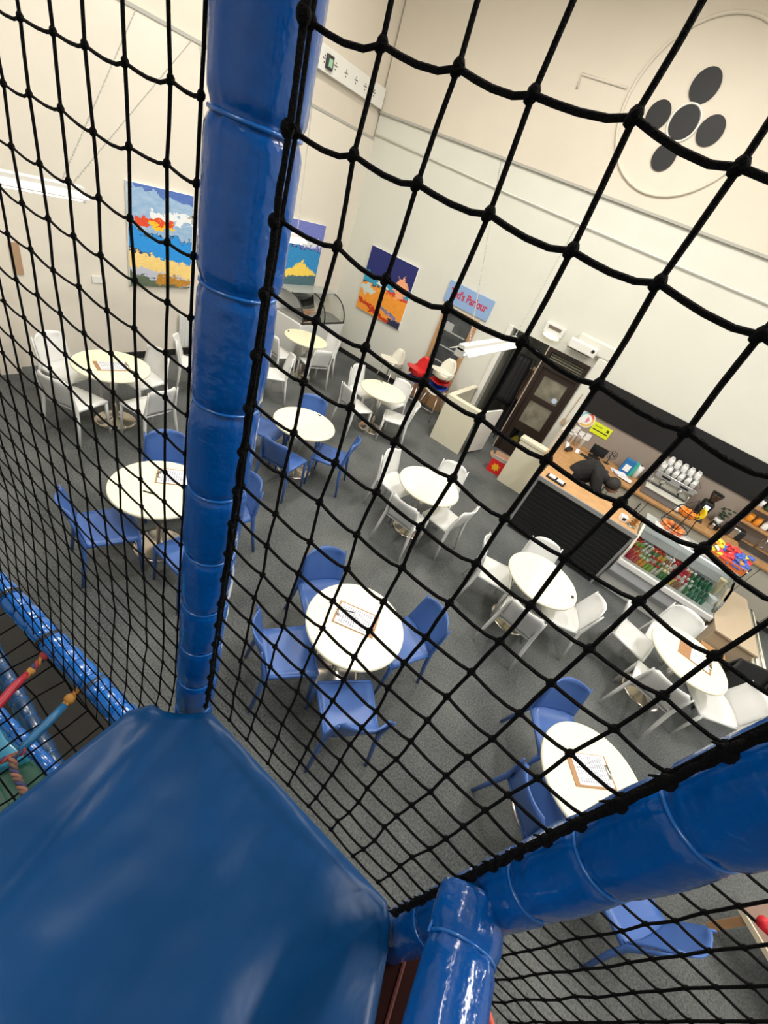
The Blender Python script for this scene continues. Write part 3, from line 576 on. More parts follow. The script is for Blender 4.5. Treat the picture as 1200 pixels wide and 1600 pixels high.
# front counter goods
o = T('menu_tray', 'black tray of white cards on the front counter end', 'tray', (-.08, 5.99, .999), -.05)
obj('tray', MB().box(0, 0, .012, .28, .14, .024), blackg, o, bevel=.006)
for s in (-1, 1): obj('card', MB().box(s*.065, 0, .03, .1, .09, .012, 0), paper, o)
o = T('card_reader', 'small white card reader on the oak counter', 'card reader', (.93, 6.02, .999), .3)
obj('case', MB().box(0, 0, .04, .09, .09, .08), paper, o, bevel=.006); obj('screen', MB().box(0, -.047, .045, .045, .004, .04), blackg, o)
o = T('pretzel_jar', 'clear tub of golden pretzels on the counter by the fridge', 'jar', (1.07, 6.02, .999))
obj('tub', MB().lathe([(.06, 0), (.07, .02), (.07, .15)], 16), glass, o, True)
for k in range(24): a = k*2.4; r = .045*math.sqrt((k % 8)/8); obj('pretzel', MB().tube([(r*cos(a)+.016*cos(q*PI/4), r*sin(a)+.016*sin(q*PI/4), .015+.005*k+.004*(q % 2)) for q in range(8)], .005, 5, closed=True), mat('pretzel_gold', (.55, .24, .07), .5), o)
# fruit basket
FS = 1.25
fb = T('fruit_basket', 'two-tier black wire fruit basket on the serving fridge', 'basket', (1.56, 6.5, 1.051))
def hoop(r, z): return [(r*cos(k*PI/10), r*sin(k*PI/10), z) for k in range(20)]
fb.scale = (FS,)*3
obj('lower_bowl', MB().tube(hoop(.15, .07), .005, 6, True).tube(hoop(.10, .01), .005, 6, True), black, fb, True); obj('upper_bowl', MB().tube(hoop(.11, .29), .005, 6, True).tube(hoop(.07, .23), .005, 6, True), black, fb, True)
obj('frame', MB().tube([(-.15, 0, .07), (-.11, 0, .29), (0, 0, .44), (.11, 0, .29), (.15, 0, .07)], .005, 6).tube([(0, -.15, .07), (0, -.11, .29), (0, 0, .44)], .005, 6), black, fb, True)
for tier, n_, R_, z_ in ((0, 8, .10, .045), (1, 6, .065, .265)):
    for k in range(n_):
        a = 2*PI*k/n_ + .2; kind = 'peach' if tier == 0 else 'orange'
        o = T(kind, ('red and yellow peach in the lower tier of the fruit basket' if tier == 0 else 'orange in the upper tier of the fruit basket'), 'fruit', (1.56+R_*cos(a)*FS, 6.5+R_*sin(a)*FS, 1.051+z_*FS), 0, ('peaches' if tier == 0 else 'oranges') + ' in the fruit basket')
        obj('flesh', MB().ball((0, 0, 0), .044, .044, .041, 10, 7), (mat('peach', (.75, .10, .05), .4, col2=(.85, .4, .06), nscale=14) if tier == 0 else mat('orange', (.85, .22, .01), .4)), o, True); obj('stalk', MB().tube([(0, 0, .038), (.004, 0, .05)], .003, 5), dark, o)
for k in range(4):
    o = T('banana', 'yellow banana in the bunch hung on the basket', 'fruit', (1.66, 6.48, 1.47), .1+k*.3, 'bananas on the fruit basket')
    obj('fruit', MB().tube([(.0, .0, .08), (.03, 0, .06), (.055, 0, .02), (.06, 0, -.03), (.04, 0, -.08), (.025, 0, -.10)], [.01, .021, .025, .025, .017, .007], 8), mat('banana', (.85, .62, .02), .4), o, True); obj('stalk', MB().tube([(-.01, 0, .10), (.0, 0, .08)], .006, 5), mat('stalk', (.3, .25, .05)), o)
# snack tray
st = T('snack_tray', 'orange-red display tray at the right end of the fridge top', 'tray', (2.3, 6.56, 1.051))
obj('tray', MB().bx(-.28, .24, -.16, .1, 0, .06).bx(-.28, .24, -.165, -.155, .0, .1), mat('tray_orange', (.65, .16, .04), .4), st, bevel=.003)
sc = [(.85, .65, .05), (.7, .04, .04), (.75, .3, .04), (.05, .12, .55), (.8, .78, .7), (.75, .06, .1)]
for k in range(52):
    i, j = k % 13, k//13; ci = 0 if i < 4 else (1 if i < 9 else 3); ci = ci if random.random() < .6 else random.randrange(6)
    nm = ('yellow', 'red', 'orange', 'blue', 'white', 'crimson')[ci]
    o = T('snack_packet', nm + ' wrapped snack packet heaped on the tray', 'snack', (2.05+i*.040, 6.43+j*.062, 1.115+.035*j+random.uniform(0, .03)), random.uniform(-1.5, 1.5), nm + ' snack packets')
    o.rotation_euler = (random.uniform(-.2, .7), random.uniform(-.4, .4), random.uniform(-1.4, 1.4))
    obj('packet', MB().shell(lambda u, v: ((u-.5)*.065, (v-.5)*.085, .014*sin(u*PI)*sin(v*PI)), 4, 4, .012), mat('wrap_' + nm, sc[ci], .3), o, True); obj('crimp', MB().box(0, .044, 0, .062, .008, .004), mat('wrap_foil', (.7, .7, .7), .3, .5), o)

# glass display fridge by the left wall
f = thing('display_fridge', 'empty curved-glass display fridge in the far left corner', 'display fridge', (0, 0, 0))
obj('base', MB().yprism([(-6.38, 0), (-5.72, 0), (-5.66, .3), (-5.62, .8), (-6.38, .8)], 6.45, 7.78), whiteP, f, bevel=.015)
obj('deck', MB().bx(-6.34, -5.66, 6.49, 7.74, .8, .83), mat('deck_grey', (.30, .30, .28), .4), f); obj('back', MB().bx(-6.4, -6.36, 6.45, 7.78, .8, 1.25), whiteP, f); obj('top', MB().bx(-6.38, -6.02, 6.45, 7.78, 1.24, 1.27), mat('fridge_top', (.40, .42, .40), .3), f, bevel=.005)
arc = [(-5.62 - .42*(1-cos(k*PI/16)), .82 + .43*sin(k*PI/16)) for k in range(9)]
obj('curved_glass', MB().shell(lambda u, v: (-5.64-.40*(1-cos(v*PI/2)), 6.5+1.23*u, .82+.42*sin(v*PI/2)), 2, 10, .004), glass, f, True)
for y in (6.48, 7.12, 7.75): obj('rib_frame', MB().tube([(x, y, z) for x, z in arc], .014, 6), blackg, f, True)
obj('sill', MB().bx(-5.66, -5.62, 6.47, 7.76, .80, .83), dark, f)

# ------------------------------------------------------------------ person behind the counter
def person():
    V = [(0, 0, .93), (.14, 0, 1.03), (.28, 0, 1.10), (.40, 0, 1.13), (.49, -.01, 1.11), (.56, -.02, 1.09),
         (0, .10, .86), (.05, .11, .48), (-.03, .11, .07), (.11, .12, .035), (0, -.10, .86), (.07, -.11, .48), (0, -.11, .07), (.14, -.12, .035),
         (.38, .18, 1.08), (.46, .24, .84), (.60, .16, .74), (.68, .13, .71), (.38, -.18, 1.08), (.50, -.23, .85), (.64, -.14, .78), (.71, -.11, .75)]
    Eg = [(0, 1), (1, 2), (2, 3), (3, 4), (4, 5), (0, 6), (6, 7), (7, 8), (8, 9), (0, 10), (10, 11), (11, 12), (12, 13), (3, 14), (14, 15), (15, 16), (16, 17), (3, 18), (18, 19), (19, 20), (20, 21)]
    R_ = [(.16, .19), (.16, .20), (.17, .21), (.15, .19), (.07, .07), (.06, .06), (.11, .11), (.075, .075), (.05, .05), (.04, .045), (.11, .11), (.075, .075), (.05, .05), (.04, .045),
          (.085, .085), (.06, .06), (.038, .038), (.028, .028), (.085, .085), (.06, .06), (.038, .038), (.028, .028)]
    root = thing('person', 'person in black clothes with short dark hair bending down behind the counter', 'person', (.02, 6.86, 0), -.06)
    me = bpy.data.meshes.new('body'); me.from_pydata(V, Eg, []); me.update()
    b = bpy.data.objects.new('body', me); C.objects.link(b); b.parent = root
    sm = b.modifiers.new('skin', 'SKIN'); ss = b.modifiers.new('sub', 'SUBSURF'); ss.levels = ss.render_levels = 2
    sv = me.skin_vertices[0].data
    for i, r in enumerate(R_): sv[i].radius = r; sv[i].use_root = (i == 0)
    me.materials.append(mat('black_clothes', (.008, .008, .009), .85, bump=.4, bscale=12))
    skin = mat('skin', (.52, .27, .18), .5)
    hd = MB().ball((.62, -.02, 1.07), .10, .082, .11, 18, 12).ball((.705, -.02, 1.01), .018, .015, .022, 8, 6).ball((.61, .064, 1.05), .018, .012, .028, 8, 6).ball((.61, -.104, 1.05), .018, .012, .028, 8, 6)
    h = obj('head', hd, skin, root, True)
    for s in (-1, 1): obj('eye', MB().ball((.708, -.02+s*.034, 1.05), .012, .01, .009, 8, 6), black, h, True)
    obj('mouth', MB().box(.672, -.02, .985, .008, .04, .008), mat('lip', (.4, .13, .10)), h)
    obj('hair', MB().shell(lambda u, v: (.606 + .112*cos(u*2*PI)*sin(.1+v*1.8)-.014*v, -.02 + .098*sin(u*2*PI)*sin(.1+v*1.8), 1.085 + .118*cos(.1+v*1.8)), 22, 8, .018), mat('dark_hair', (.012, .009, .008), .6, bump=.8, bscale=90), root, True)
    for s, (hx, hy, hz) in ((1, (.695, .13, .705)), (-1, (.725, -.11, .745))):
        hb = MB().ball((hx, hy, hz), .038, .034, .018, 10, 6)
        for k in range(4):
            fy = hy + (k-1.5)*.017; L = (.05, .06, .057, .045)[k]
            hb.tube([(hx+.02, fy, hz), (hx+.02+L*.6, fy, hz-.006), (hx+.02+L, fy, hz-.022)], [.009, .008, .006], 6)
        hb.tube([(hx-.005, hy-s*.02, hz), (hx+.015, hy-s*.05, hz-.005), (hx+.04, hy-s*.058, hz-.012)], [.01, .009, .007], 6)
        obj('hand', hb, skin, root, True)
person()
tag(obj('crate', MB().bx(.70, 1.15, 6.70, 7.02, 0, .655), greige, bevel=.005), 'low greige unit under the hands of the bending person', 'cupboard')

# ------------------------------------------------------------------ chairs
def chair(name, m, label):
    t = thing(name, label, 'chair')
    def seat(u, v):
        x = (u-.5)*2; y = -.22 + .41*v
        w = .195 + .02*v
        z = .447 - .012*(1-x*x)*sin(min(v*1.1, 1)*PI) - (.02*((v-.86)/.14)**2 if v > .86 else 0) + (.035*((.14-v)/.14)**2 if v < .14 else 0)
        return (x*w, y, z)
    obj('seat', MB().shell(seat, 8, 9, .012), m, t, True)
    def back(u, v):
        x = (u-.5)*2; w = .195 - .012*v - (.035*((v-.86)/.14)**2 if v > .86 else 0)
        y = -.215 - .07*v**1.2 - .062*(1-x*x)*min(1, .25+v)+.012; z = .46 + .34*v + .012*(1-x*x)*v
        return (x*w, y, z)
    obj('backrest', MB().shell(back, 8, 8, .012), m, t, True)
    rim = MB()
    for s in (-1, 1): rim.tube([(s*.197, -.215, .44), (s*.205, 0, .435), (s*.213, .17, .43)], [.014, .013, .015], 6, sq=1.4)
    rim.tube([(-.21, .18, .428), (0, .188, .428), (.21, .18, .428)], .013, 6, sq=1.3); rim.tube([(-.195, -.20, .43), (.195, -.20, .43)], .012, 6)
    obj('seat_rim', rim, m, t, True)
    for s in (-1, 1):
        obj('leg', MB().tube([(s*.192, -.285, .79), (s*.194, -.262, .66), (s*.198, -.225, .47), (s*.212, -.235, .3), (s*.235, -.275, 0)], [.008, .012, .021, .02, .014], 6), m, t, True)
        obj('leg', MB().tube([(s*.204, .165, .44), (s*.207, .170, .3), (s*.213, .185, 0)], [.022, .019, .013], 6), m, t, True)
    return t
protos = {}
TB = dict(T1=(-4.89, 2.53), T2=(-2.72, 1.74), T3=(-3.0, 3.88), T4=(-5.21, 6.19), T5=(-3.23, 6.05), T6=(-1.26, 4.36), T7=(.446, 4.08), T8=(2.075, 4.456), T9=(-.614, 2.011), T10=(1.377, 2.331), T11=(-5.08, 4.42))
TN = dict(T1='the clipboard table by the left wall', T2='the clipboard table left of the post', T3='the empty table right of the post', T4='the far table by the glass display fridge',
          T5='the empty table near the high chairs', T6='the empty table in the middle of the room', T7='the empty table facing the slatted counter', T8='the clipboard table by the serving fridge',
          T9='the clipboard table in the centre foreground', T10='the clipboard table above the lower post', T11='the table hidden behind the blue post')
CH = [  # table, x, y, deg, colour, side
 ('T1', -5.37, 2.31, 288, 'w', 'upper left side'), ('T1', -4.78, 2.08, 20, 'w', 'near side'), ('T1', -5.02, 2.93, 187, 'w', 'wall side at right'), ('T1', -4.42, 2.66, 96, 'w', 'right side'),
 ('T2', -3.12, 2.08, 240, 'b', 'far side'), ('T2', -2.78, 1.33, 343, 'b', 'left side'), ('T2', -2.44, 2.22, 162, 'b', 'right side beyond the post'), ('T2', -2.18, 1.66, 84, 'b', 'near side behind the post'),
 ('T3', -3.24, 4.24, 214, 'b', 'far side'), ('T3', -2.83, 3.44, 10, 'b', 'near side'), ('T3', -3.43, 3.70, 291, 'b', 'left side'), ('T3', -2.60, 4.03, 114, 'b', 'right side'),
 ('T4', -5.15, 6.60, 170, 'w', 'right rear side'), ('T4', -4.86, 6.12, 70, 'w', 'near side'), ('T4', -5.33, 5.74, 355, 'w', 'left side'),
 ('T5', -3.70, 6.24, 267, 'w', 'left side'), ('T5', -3.38, 5.62, 345, 'w', 'near left side'), ('T5', -3.26, 6.46, 176, 'w', 'far side'), ('T5', -2.84, 6.03, 118, 'w', 'right side'),
 ('T6', -1.66, 4.40, 264, 'w', 'left side'), ('T6', -1.22, 3.96, 359, 'w', 'near side'), ('T6', -.92, 4.39, 80, 'w', 'right side'), ('T6', -1.21, 4.83, 190, 'w', 'far side'),
 ('T7', .02, 4.07, 285, 'w', 'left side'), ('T7', .48, 3.69, 357, 'w', 'near side'), ('T7', .80, 4.16, 109, 'w', 'right side'), ('T7', .38, 4.46, 198, 'w', 'counter side'),
 ('T8', 1.67, 4.60, 256, 'w', 'left side'), ('T8', 1.93, 4.09, 350, 'w', 'near side'), ('T8', 2.52, 4.42, 112, 'w', 'right side'), ('T8', 2.02, 4.93, 172, 'w', 'fridge side'),
 ('T10', 1.19, 2.70, 213, 'b', 'far side'), ('T10', 1.22, 2.07, 310, 'b', 'left side in shade'), ('T10', 1.84, 2.01, 52, 'b', 'near side'),
 ('T9', -1.02, 2.20, 237, 'b', 'far left side'), ('T9', -.31, 2.39, 151, 'b', 'right side'), ('T9', -.88, 1.63, 323, 'b', 'left side'), ('T9', -.28, 1.63, 47, 'b', 'near side'),
 ('T11', -4.72, 4.93, 142, 'w', 'right side'), ('T11', -5.23, 3.93, 323, 'w', 'left side'),
]
for tb, x, y, d, c_, side in CH:
    col_ = 'white' if c_ == 'w' else 'blue'
    lb = '%s chair at %s of %s' % (col_, side, TN[tb]); gp = '%s chairs around the tables' % col_
    nm = 'dining_chair'
    if c_ not in protos:
        t = chair(nm, whiteP if c_ == 'w' else blueP, lb); t.location = (x, y, 0); t.rotation_euler = (0, 0, math.radians(d)); t['group'] = gp; protos[c_] = t
    else: dup(protos[c_], (x, y, 0), math.radians(d), lb, gp)

# tables
def table(loc, label):
    t = thing('round_table', label, 'table', (loc[0], loc[1], 0), 0, 'round cafe tables')
    obj('tabletop', MB().lathe([(.385, .715), (.398, .722), (.40, .734), (.396, .742), (.01, .742)], 64), cream, t, smooth='auto'); obj('edge_band', MB().lathe([(.3985, .719), (.402, .722), (.402, .734), (.3985, .737)], 64), creamedge, t)
    obj('column', MB().lathe([(.035, .02), (.035, .70)], 20), chrome, t, True); obj('base', MB().lathe([(.235, 0), (.235, .008), (.20, .014), (.06, .03), (.04, .045)], 40), chromeb, t, True)
    obj('mount', MB().lathe([(.12, .70), (.12, .716)], 20), dark, t); return t
p0 = None
for k, (n, xy) in enumerate(TB.items()):
    lb = 'cream round table, ' + TN[n].replace('the ', '', 1)
    if p0 is None: p0 = table(xy, lb)
    else: t = dup(p0, (xy[0], xy[1], 0), 0, lb)
    if n in ('T3', 'T4', 'T5', 'T7'):
        a = {'T3': 1.75, 'T4': 3.6, 'T5': 2.3, 'T7': .1}[n]; x, y = xy[0]+.35*cos(a), xy[1]+.35*sin(a)
        tag(obj('table_number', MB().box(x, y, .745, .045, .028, .006, a+1.57), dark, bevel=.002), 'small dark tag near the edge of ' + TN[n], 'tag')
def menu(u, v, nz, L): pass
def sheet():
    m = bpy.data.materials.new('printed_sheet'); m.use_nodes = True; t = m.node_tree; b = t.nodes['Principled BSDF']; b.inputs['Roughness'].default_value = .6
    tc = t.nodes.new('ShaderNodeTexCoord'); sp = t.nodes.new('ShaderNodeSeparateXYZ'); t.links.new(tc.outputs['Generated'], sp.inputs[0])
    u, v = EX(t, sp.outputs[0]), EX(t, sp.outputs[1])
    mp = t.nodes.new('ShaderNodeMapping'); mp.inputs['Scale'].default_value = (26, 3, 1); t.links.new(tc.outputs['Generated'], mp.inputs[0])
    nz = t.nodes.new('ShaderNodeTexNoise'); nz.inputs['Scale'].default_value = 1.6; nz.inputs['Detail'].default_value = 2; t.links.new(mp.outputs[0], nz.inputs['Vector'])
    rows = (v*(15*2*PI))._m('SINE').gt(.15)*EX(t, nz.outputs['Fac']).gt(.47)*(u-.5).absv()._m('LESS_THAN', .42)*(v-.47).absv()._m('LESS_THAN', .42)
    x = t.nodes.new('ShaderNodeMixRGB'); x.inputs[1].default_value = (.74, .75, .80, 1); x.inputs[2].default_value = (.22, .23, .28, 1); t.links.new(rows.v, x.inputs[0]); t.links.new(x.outputs[0], b.inputs['Base Color'])
    return m
sheetm = sheet()
for n, x, y, rz, lb in (('T1', -4.86, 2.52, -.26, 'clipboard with printed sheet on the table nearest the left wall'), ('T2', -2.77, 1.94, 2.44, 'clipboard with printed sheet partly behind the blue post'),
                        ('T8', 2.13, 4.51, -1.68, 'clipboard with bare brown end on the table by the serving fridge'), ('T9', -.64, 2.04, 1.94, 'clipboard with printed sheet on the centre foreground table'), ('T10', 1.34, 2.37, -.93, 'clipboard with printed sheet on the table above the lower blue post')):
    c_ = thing('clipboard', lb, 'clipboard', (x, y, .743), rz)
    obj('board', MB().box(0, 0, .003, .225, .345, .006), clipb, c_, bevel=.002); s_ = -.0 if n != 'T8' else .04
    obj('sheet', MB().box(-.004, .012+s_, .0068, .205, .29 if n != 'T8' else .2, .0015), sheetm, c_)
    obj('clip', MB().box(0, .145, .012, .09, .022, .014).tube([(-.035, .15, .012), (0, .175, .014), (.035, .15, .012)], .004, 6), chrome, c_, True)
    if n in ('T2', 'T9', 'T1'):
        a = {'T2': (-2.74, 1.60), 'T9': (-.77, 2.02), 'T1': (-4.76, 2.62)}[n]
        tag(obj('pen', MB().tube([(a[0], a[1], .748), (a[0]+.08, a[1]+.05, .748), (a[0]+.11, a[1]+.07, .747)], [.006, .006, .001], 8), black, smooth=True), 'black pen lying by the clipboard on ' + TN[n], 'pen')

# ------------------------------------------------------------------ high chairs
def high_chair(x, y, z0, m, label, tray=True, rz=PI, legs=True, group=None, bh=.36, wh=.14):
    t = thing('high_chair', label, 'high chair', (x, y, z0), rz, group)
    def shellf(u, v):
        x_ = (u-.5)*2
        if v < .45: q = v/.45; return (x_*.16, .15-.27*q, .52 + .05*x_*x_ - .01*q)
        q = (v-.45)/.55; w_ = .16*(1-.0*q) * (1-.55*max(0, q-.55)**1.4/.33); return (x_*w_, -.12-.07*q*bh/.3+.05*x_*x_, .51+.05*x_*x_*(1-q)+bh*q)
    obj('seat_shell', MB().shell(shellf, 8, 12, .015), m, t, True)
    for s in (-1, 1): obj('side_wing', MB().shell(lambda u, v, s=s: (s*(.165+.01*v), -.13+.27*u, .53+(wh-.03*u)*v), 4, 3, .014), m, t, True)
    if tray:
        obj('tray', MB().prism([(.23*cos(a*PI/12)*(1 if a < 13 else 1), .16+.15*sin(a*PI/12)) for a in range(24)], .665, .685), m, t, bevel=.006)
    if legs:
        for sx in (-1, 1):
            for sy in (-1, 1): obj('leg', MB().tube([(sx*.13, sy*.11+.01, .51), (sx*.22, sy*.23+.01, 0)], .011, 8), chrome, t, True)
        obj('footrest', MB().tube([(-.19, .19, .2), (.19, .19, .2)], .009, 8), chrome, t, True)
    return t
crm = mat('cream_plastic', (.80, .77, .66), .35)
high_chair(-4.2, 7.85, 0, crm, 'single cream high chair with a wide tray beside the painting wall', rz=PI*.95)
high_chair(-3.55, 7.85, 0, bluehc, 'blue high chair at the bottom of the left stack', False, group='stacked high chairs', bh=.12, wh=.07); high_chair(-3.55, 7.84, .13, red, 'red high chair on top of the left stack', True, legs=False, group='stacked high chairs')
for k, (m_, n_) in enumerate(((crm, 'cream high chair at the bottom of the right stack'), (bluehc, 'blue high chair second from the bottom of the right stack'), (red, 'red high chair second from the top of the right stack'), (crm, 'cream high chair on top of the right stack'))):
    high_chair(-3.02, 7.8, k*.115, m_, n_, k == 3, legs=(k == 0), group='stacked high chairs', bh=(.36 if k == 3 else .10), wh=(.12 if k == 3 else .06))

# ------------------------------------------------------------------ play frame: posts, rails, mat, nets
def padded(p, q, r, ties, label, name, cat, bulge=.05, pinch=.10, m=vinyl, n=36, seed=1, gap=.006, lump=1):
    """vinyl padded pole from p to q; ties are distances along it"""
    rnd = random.Random(seed); p = Vector(p); q = Vector(q); L = (q-p).length; ax = (q-p).normalized()
    up = Vector((0, 0, 1)) if abs(ax.z) < .9 else Vector((1, 0, 0)); X = ax.cross(up).normalized(); Y = X.cross(ax)
    t = thing(name, label, cat); N = max(8, int(L/gap)); v = []
    ph = [rnd.uniform(0, 6.3) for _ in range(8)]
    tt = sorted(ties)
    for i in range(N+1):
        s = L*i/N; rr = r
        dmin = min((abs(s-a) for a in tt), default=9); lo = max([a for a in tt if a <= s], default=0); hi = min([a for a in tt if a > s], default=L)
        rr *= 1 + bulge*sin(PI*min(1, max(0, (s-lo)/(hi-lo+1e-6)))) - pinch*math.exp(-(dmin/.007)**2)
        for k in range(n):
            a = 2*PI*k/n
            e = .010*sin(3*a+ph[0]+s*9) + .008*sin(5*a+ph[1]-s*23) + .045*math.exp(-(dmin/.024)**2)*(sin(9*a+ph[2]+s*20)*.5+sin(13*a+ph[3]-s*60)*.5) + .007*sin(s*60+ph[4]+2*a) + .012*math.exp(-((sin(s*31+ph[6])-.9)/.25)**2)*max(0, sin(4*a+ph[7]+s*40))**6
            v.append(p + ax*s + (X*cos(a) + Y*sin(a))*rr*(1+e*lump))
    f = [(i*n+k, i*n+(k+1) % n, (i+1)*n+(k+1) % n, (i+1)*n+k) for i in range(N) for k in range(n)] + [tuple(range(n-1, -1, -1)), tuple(N*n+k for k in range(n))]
    obj('vinyl_cover', MB().add(v, f), m, t, True)
    for a in tt:
        c0 = p + ax*a; tl = rnd.uniform(-.06, .06)
        obj('tie', MB().tube([c0 + (X*cos(k*PI/12)+Y*sin(k*PI/12))*r*(1-pinch*.55) + ax*tl*r*cos(k*PI/12+ph[5]) for k in range(24)], .0022, 6, closed=True), tie, t, True)
        e0 = c0 + X*r*.92; obj('tie_tail', MB().tube([e0, e0 + X*.006+ax*.004, e0 + X*.004 - ax*.008], .0022, 6), tie, t, True)
    return t
PZ = 2.42
padded((-.397, .345, 0), (-.397, .345, 4.3), .0425, [PZ+.14*k+.0 for k in range(-2, 13)], 'tall blue vinyl padded post standing left of centre', 'padded_post', 'post', seed=3)
padded((.259, .325, 0), (.259, .325, 4.3), .0385, [2.49, 2.58, 2.69, 2.81, 2.95, 3.08, 3.22, 3.36, 3.5], 'blue vinyl padded post at lower right, nearest the camera', 'padded_post', 'post', seed=5)
padded((.229, .297, 2.716), (.468, -1.1, 2.716), .0435, [.055, .30, .55, .8, 1.1], 'blue padded rail leaving the right post towards the viewer', 'padded_rail', 'rail', seed=8, pinch=.08)
padded((-2.1, .235, 1.77), (-.46, .33, 1.77), .036, [.15, .30, .45, .58, .66, .74, .82, .90, .98, 1.06, 1.14, 1.22, 1.30, 1.38, 1.46, 1.54], 'blue padded rail low on the left with black straps', 'padded_rail', 'rail', m=vinyl_r, seed=11, bulge=.13, pinch=.17, lump=.35, gap=.004)
padded((-2.1, .25, 1.16), (-.5, .11, 1.16), .032, [.1*k for k in range(1, 16)], 'dim blue padded rail deeper below the left rail', 'padded_rail', 'rail', m=vinyl_dark, seed=12, bulge=.1, lump=.3)  # this rail's shade is put into its darker vinyl
padded((-1.6, .06, 1.3), (-.7, .15, 1.3), .022, [.07*k for k in range(1, 12)], 'thin glossy blue padded rail above the green mat', 'padded_rail', 'rail', m=vinyl_r, seed=13, bulge=.1, lump=.3)
st_ = MB()
for s in (.72, .98, 1.24, 1.46):
    t_ = s/1.643; cx, cy = -2.1+1.64*t_, .235+.095*t_
    tag(obj('strap', MB().tube([(cx+.012*sin(k*PI/6), cy + .041*cos(k*PI/12*2), 1.77+.041*sin(k*PI/12*2)) for k in range(12)], .004, 6, closed=True).tube([(cx+.01+.012*sin(k*PI/6), cy + .041*cos(k*PI/6), 1.77+.041*sin(k*PI/6)) for k in range(12)], .003, 6, closed=True), mat('strap_grey', (.03, .035, .035), .7), smooth=True),
        'grey-black rope strap wound round the low left rail', 'strap', 'straps on the low left rail')

# platform mat: soft rounded vinyl slab with creases
poly = [(-.425, .205), (-.405, .243), (-.378, .250), (-.352, .266), (-.306, .315), (.195, .318), (.215, .30), (.232, .27), (.262, .185), (.33, -.05), (.5, -1.2), (-.42, -1.2), (-.405, -.1)]
def mat_slab():
    # dense top: radial blend from inner point to outline with rounded shoulder
    out = []; n_ = len(poly)
    for i in range(n_):
        a, b = Vector(poly[i]), Vector(poly[(i+1) % n_]); k = max(2, int((b-a).length/.012))
        out += [a.lerp(b, j/k) for j in range(k)]
    c0 = Vector((-.05, -.35)); v = []; f = []; N = len(out)
    prof = [(.02+.96*k/64, 0) for k in range(64)] + [(.98, -.002), (.992, -.006), (.998, -.010), (1.0, -.02), (1.001, -.07)]
    for s, dz in prof:
        for p in out:
            q = c0 + (p-c0)*s; z = PZ + dz
            if s < .985:
                z += .005*sin(q.x*23+q.y*11)*sin(q.y*16-q.x*7+1) + .0006*sin(q.x*70-q.y*45)*sin(q.y*37+q.x*20) + .006*math.exp(-((q.x+.36 + (q.y-.2)*.25)/.018)**2)*max(0, min(1, (q.y+.25)/.3)) - .004*math.exp(-((q.x+.22-q.y*.4)/.05)**2)
                z += .012*math.exp(-((q.x+.398)**2+(q.y-.236)**2)/.0005)
            v.append((q.x, q.y, z))
    for r in range(len(prof)-1): f += [(r*N+k, r*N+(k+1) % N, (r+1)*N+(k+1) % N, (r+1)*N+k) for k in range(N)]
    f = [tuple(reversed(q)) for q in f] + [tuple(range(N)), tuple((len(prof)-1)*N+k for k in range(N-1, -1, -1))]
    return MB().add(v, f)
pm = thing('platform', 'large blue vinyl padded play platform in the foreground', 'platform')
obj('mat_cover', mat_slab(), matv, pm, True)
obj('deck_board', MB().prism([(x*.985-.004, y*.985-.006) for x, y in poly], PZ-.10, PZ-.068), mat('plywood', (.3, .18, .09), .7), pm)
obj('joist', MB().box(-.2, -.45, PZ-.13, .05, 1.4, .06), dark, pm); obj('joist', MB().box(.18, -.45, PZ-.13, .05, 1.2, .06), dark, pm)
for x, y in ((-.36, -1.1), (.4, -1.1)): obj('support_leg', MB().tube([(x, y, 0), (x, y, PZ-.1)], .024, 10), steel, pm, True)
mr = mat('maroon_vinyl', (.012, .0015, .001), .8); mr.node_tree.nodes['Principled BSDF'].inputs['Specular IOR Level'].default_value = .1  # maroon darkened further to include the shadow in the gap
pa = thing('maroon_strip', 'dark maroon vinyl strip in the gap right of the platform', 'padding')
obj('strip', MB().prism([(.22, .36), (.36, .36), (.40, .2), (.60, -1.1), (.30, -1.1), (.26, .2)], 2.24, 2.27), mr, pa, bevel=.004)
obj('seam', MB().tube([(.295, .34, 2.272), (.315, .22, 2.272), (.34, .1, 2.272)], .004, 6), mat('maroon_seam', (.07, .012, .008), .6), pa)
pa = thing('slide_panel', 'blue panel edge with red trim at the bottom right of the padded rail', 'panel')
obj('panel', MB().prism([(.40, .33), (.50, .385), (.62, .3), (.6, -.6), (.44, -.5)], 2.14, 2.19), vinyl_dark, pa, bevel=.006); obj('red_edge', MB().tube([(.40, .335, 2.195), (.50, .39, 2.195), (.62, .30, 2.195)], .008, 8), mat('coral', (.55, .08, .05), .4), pa, True)

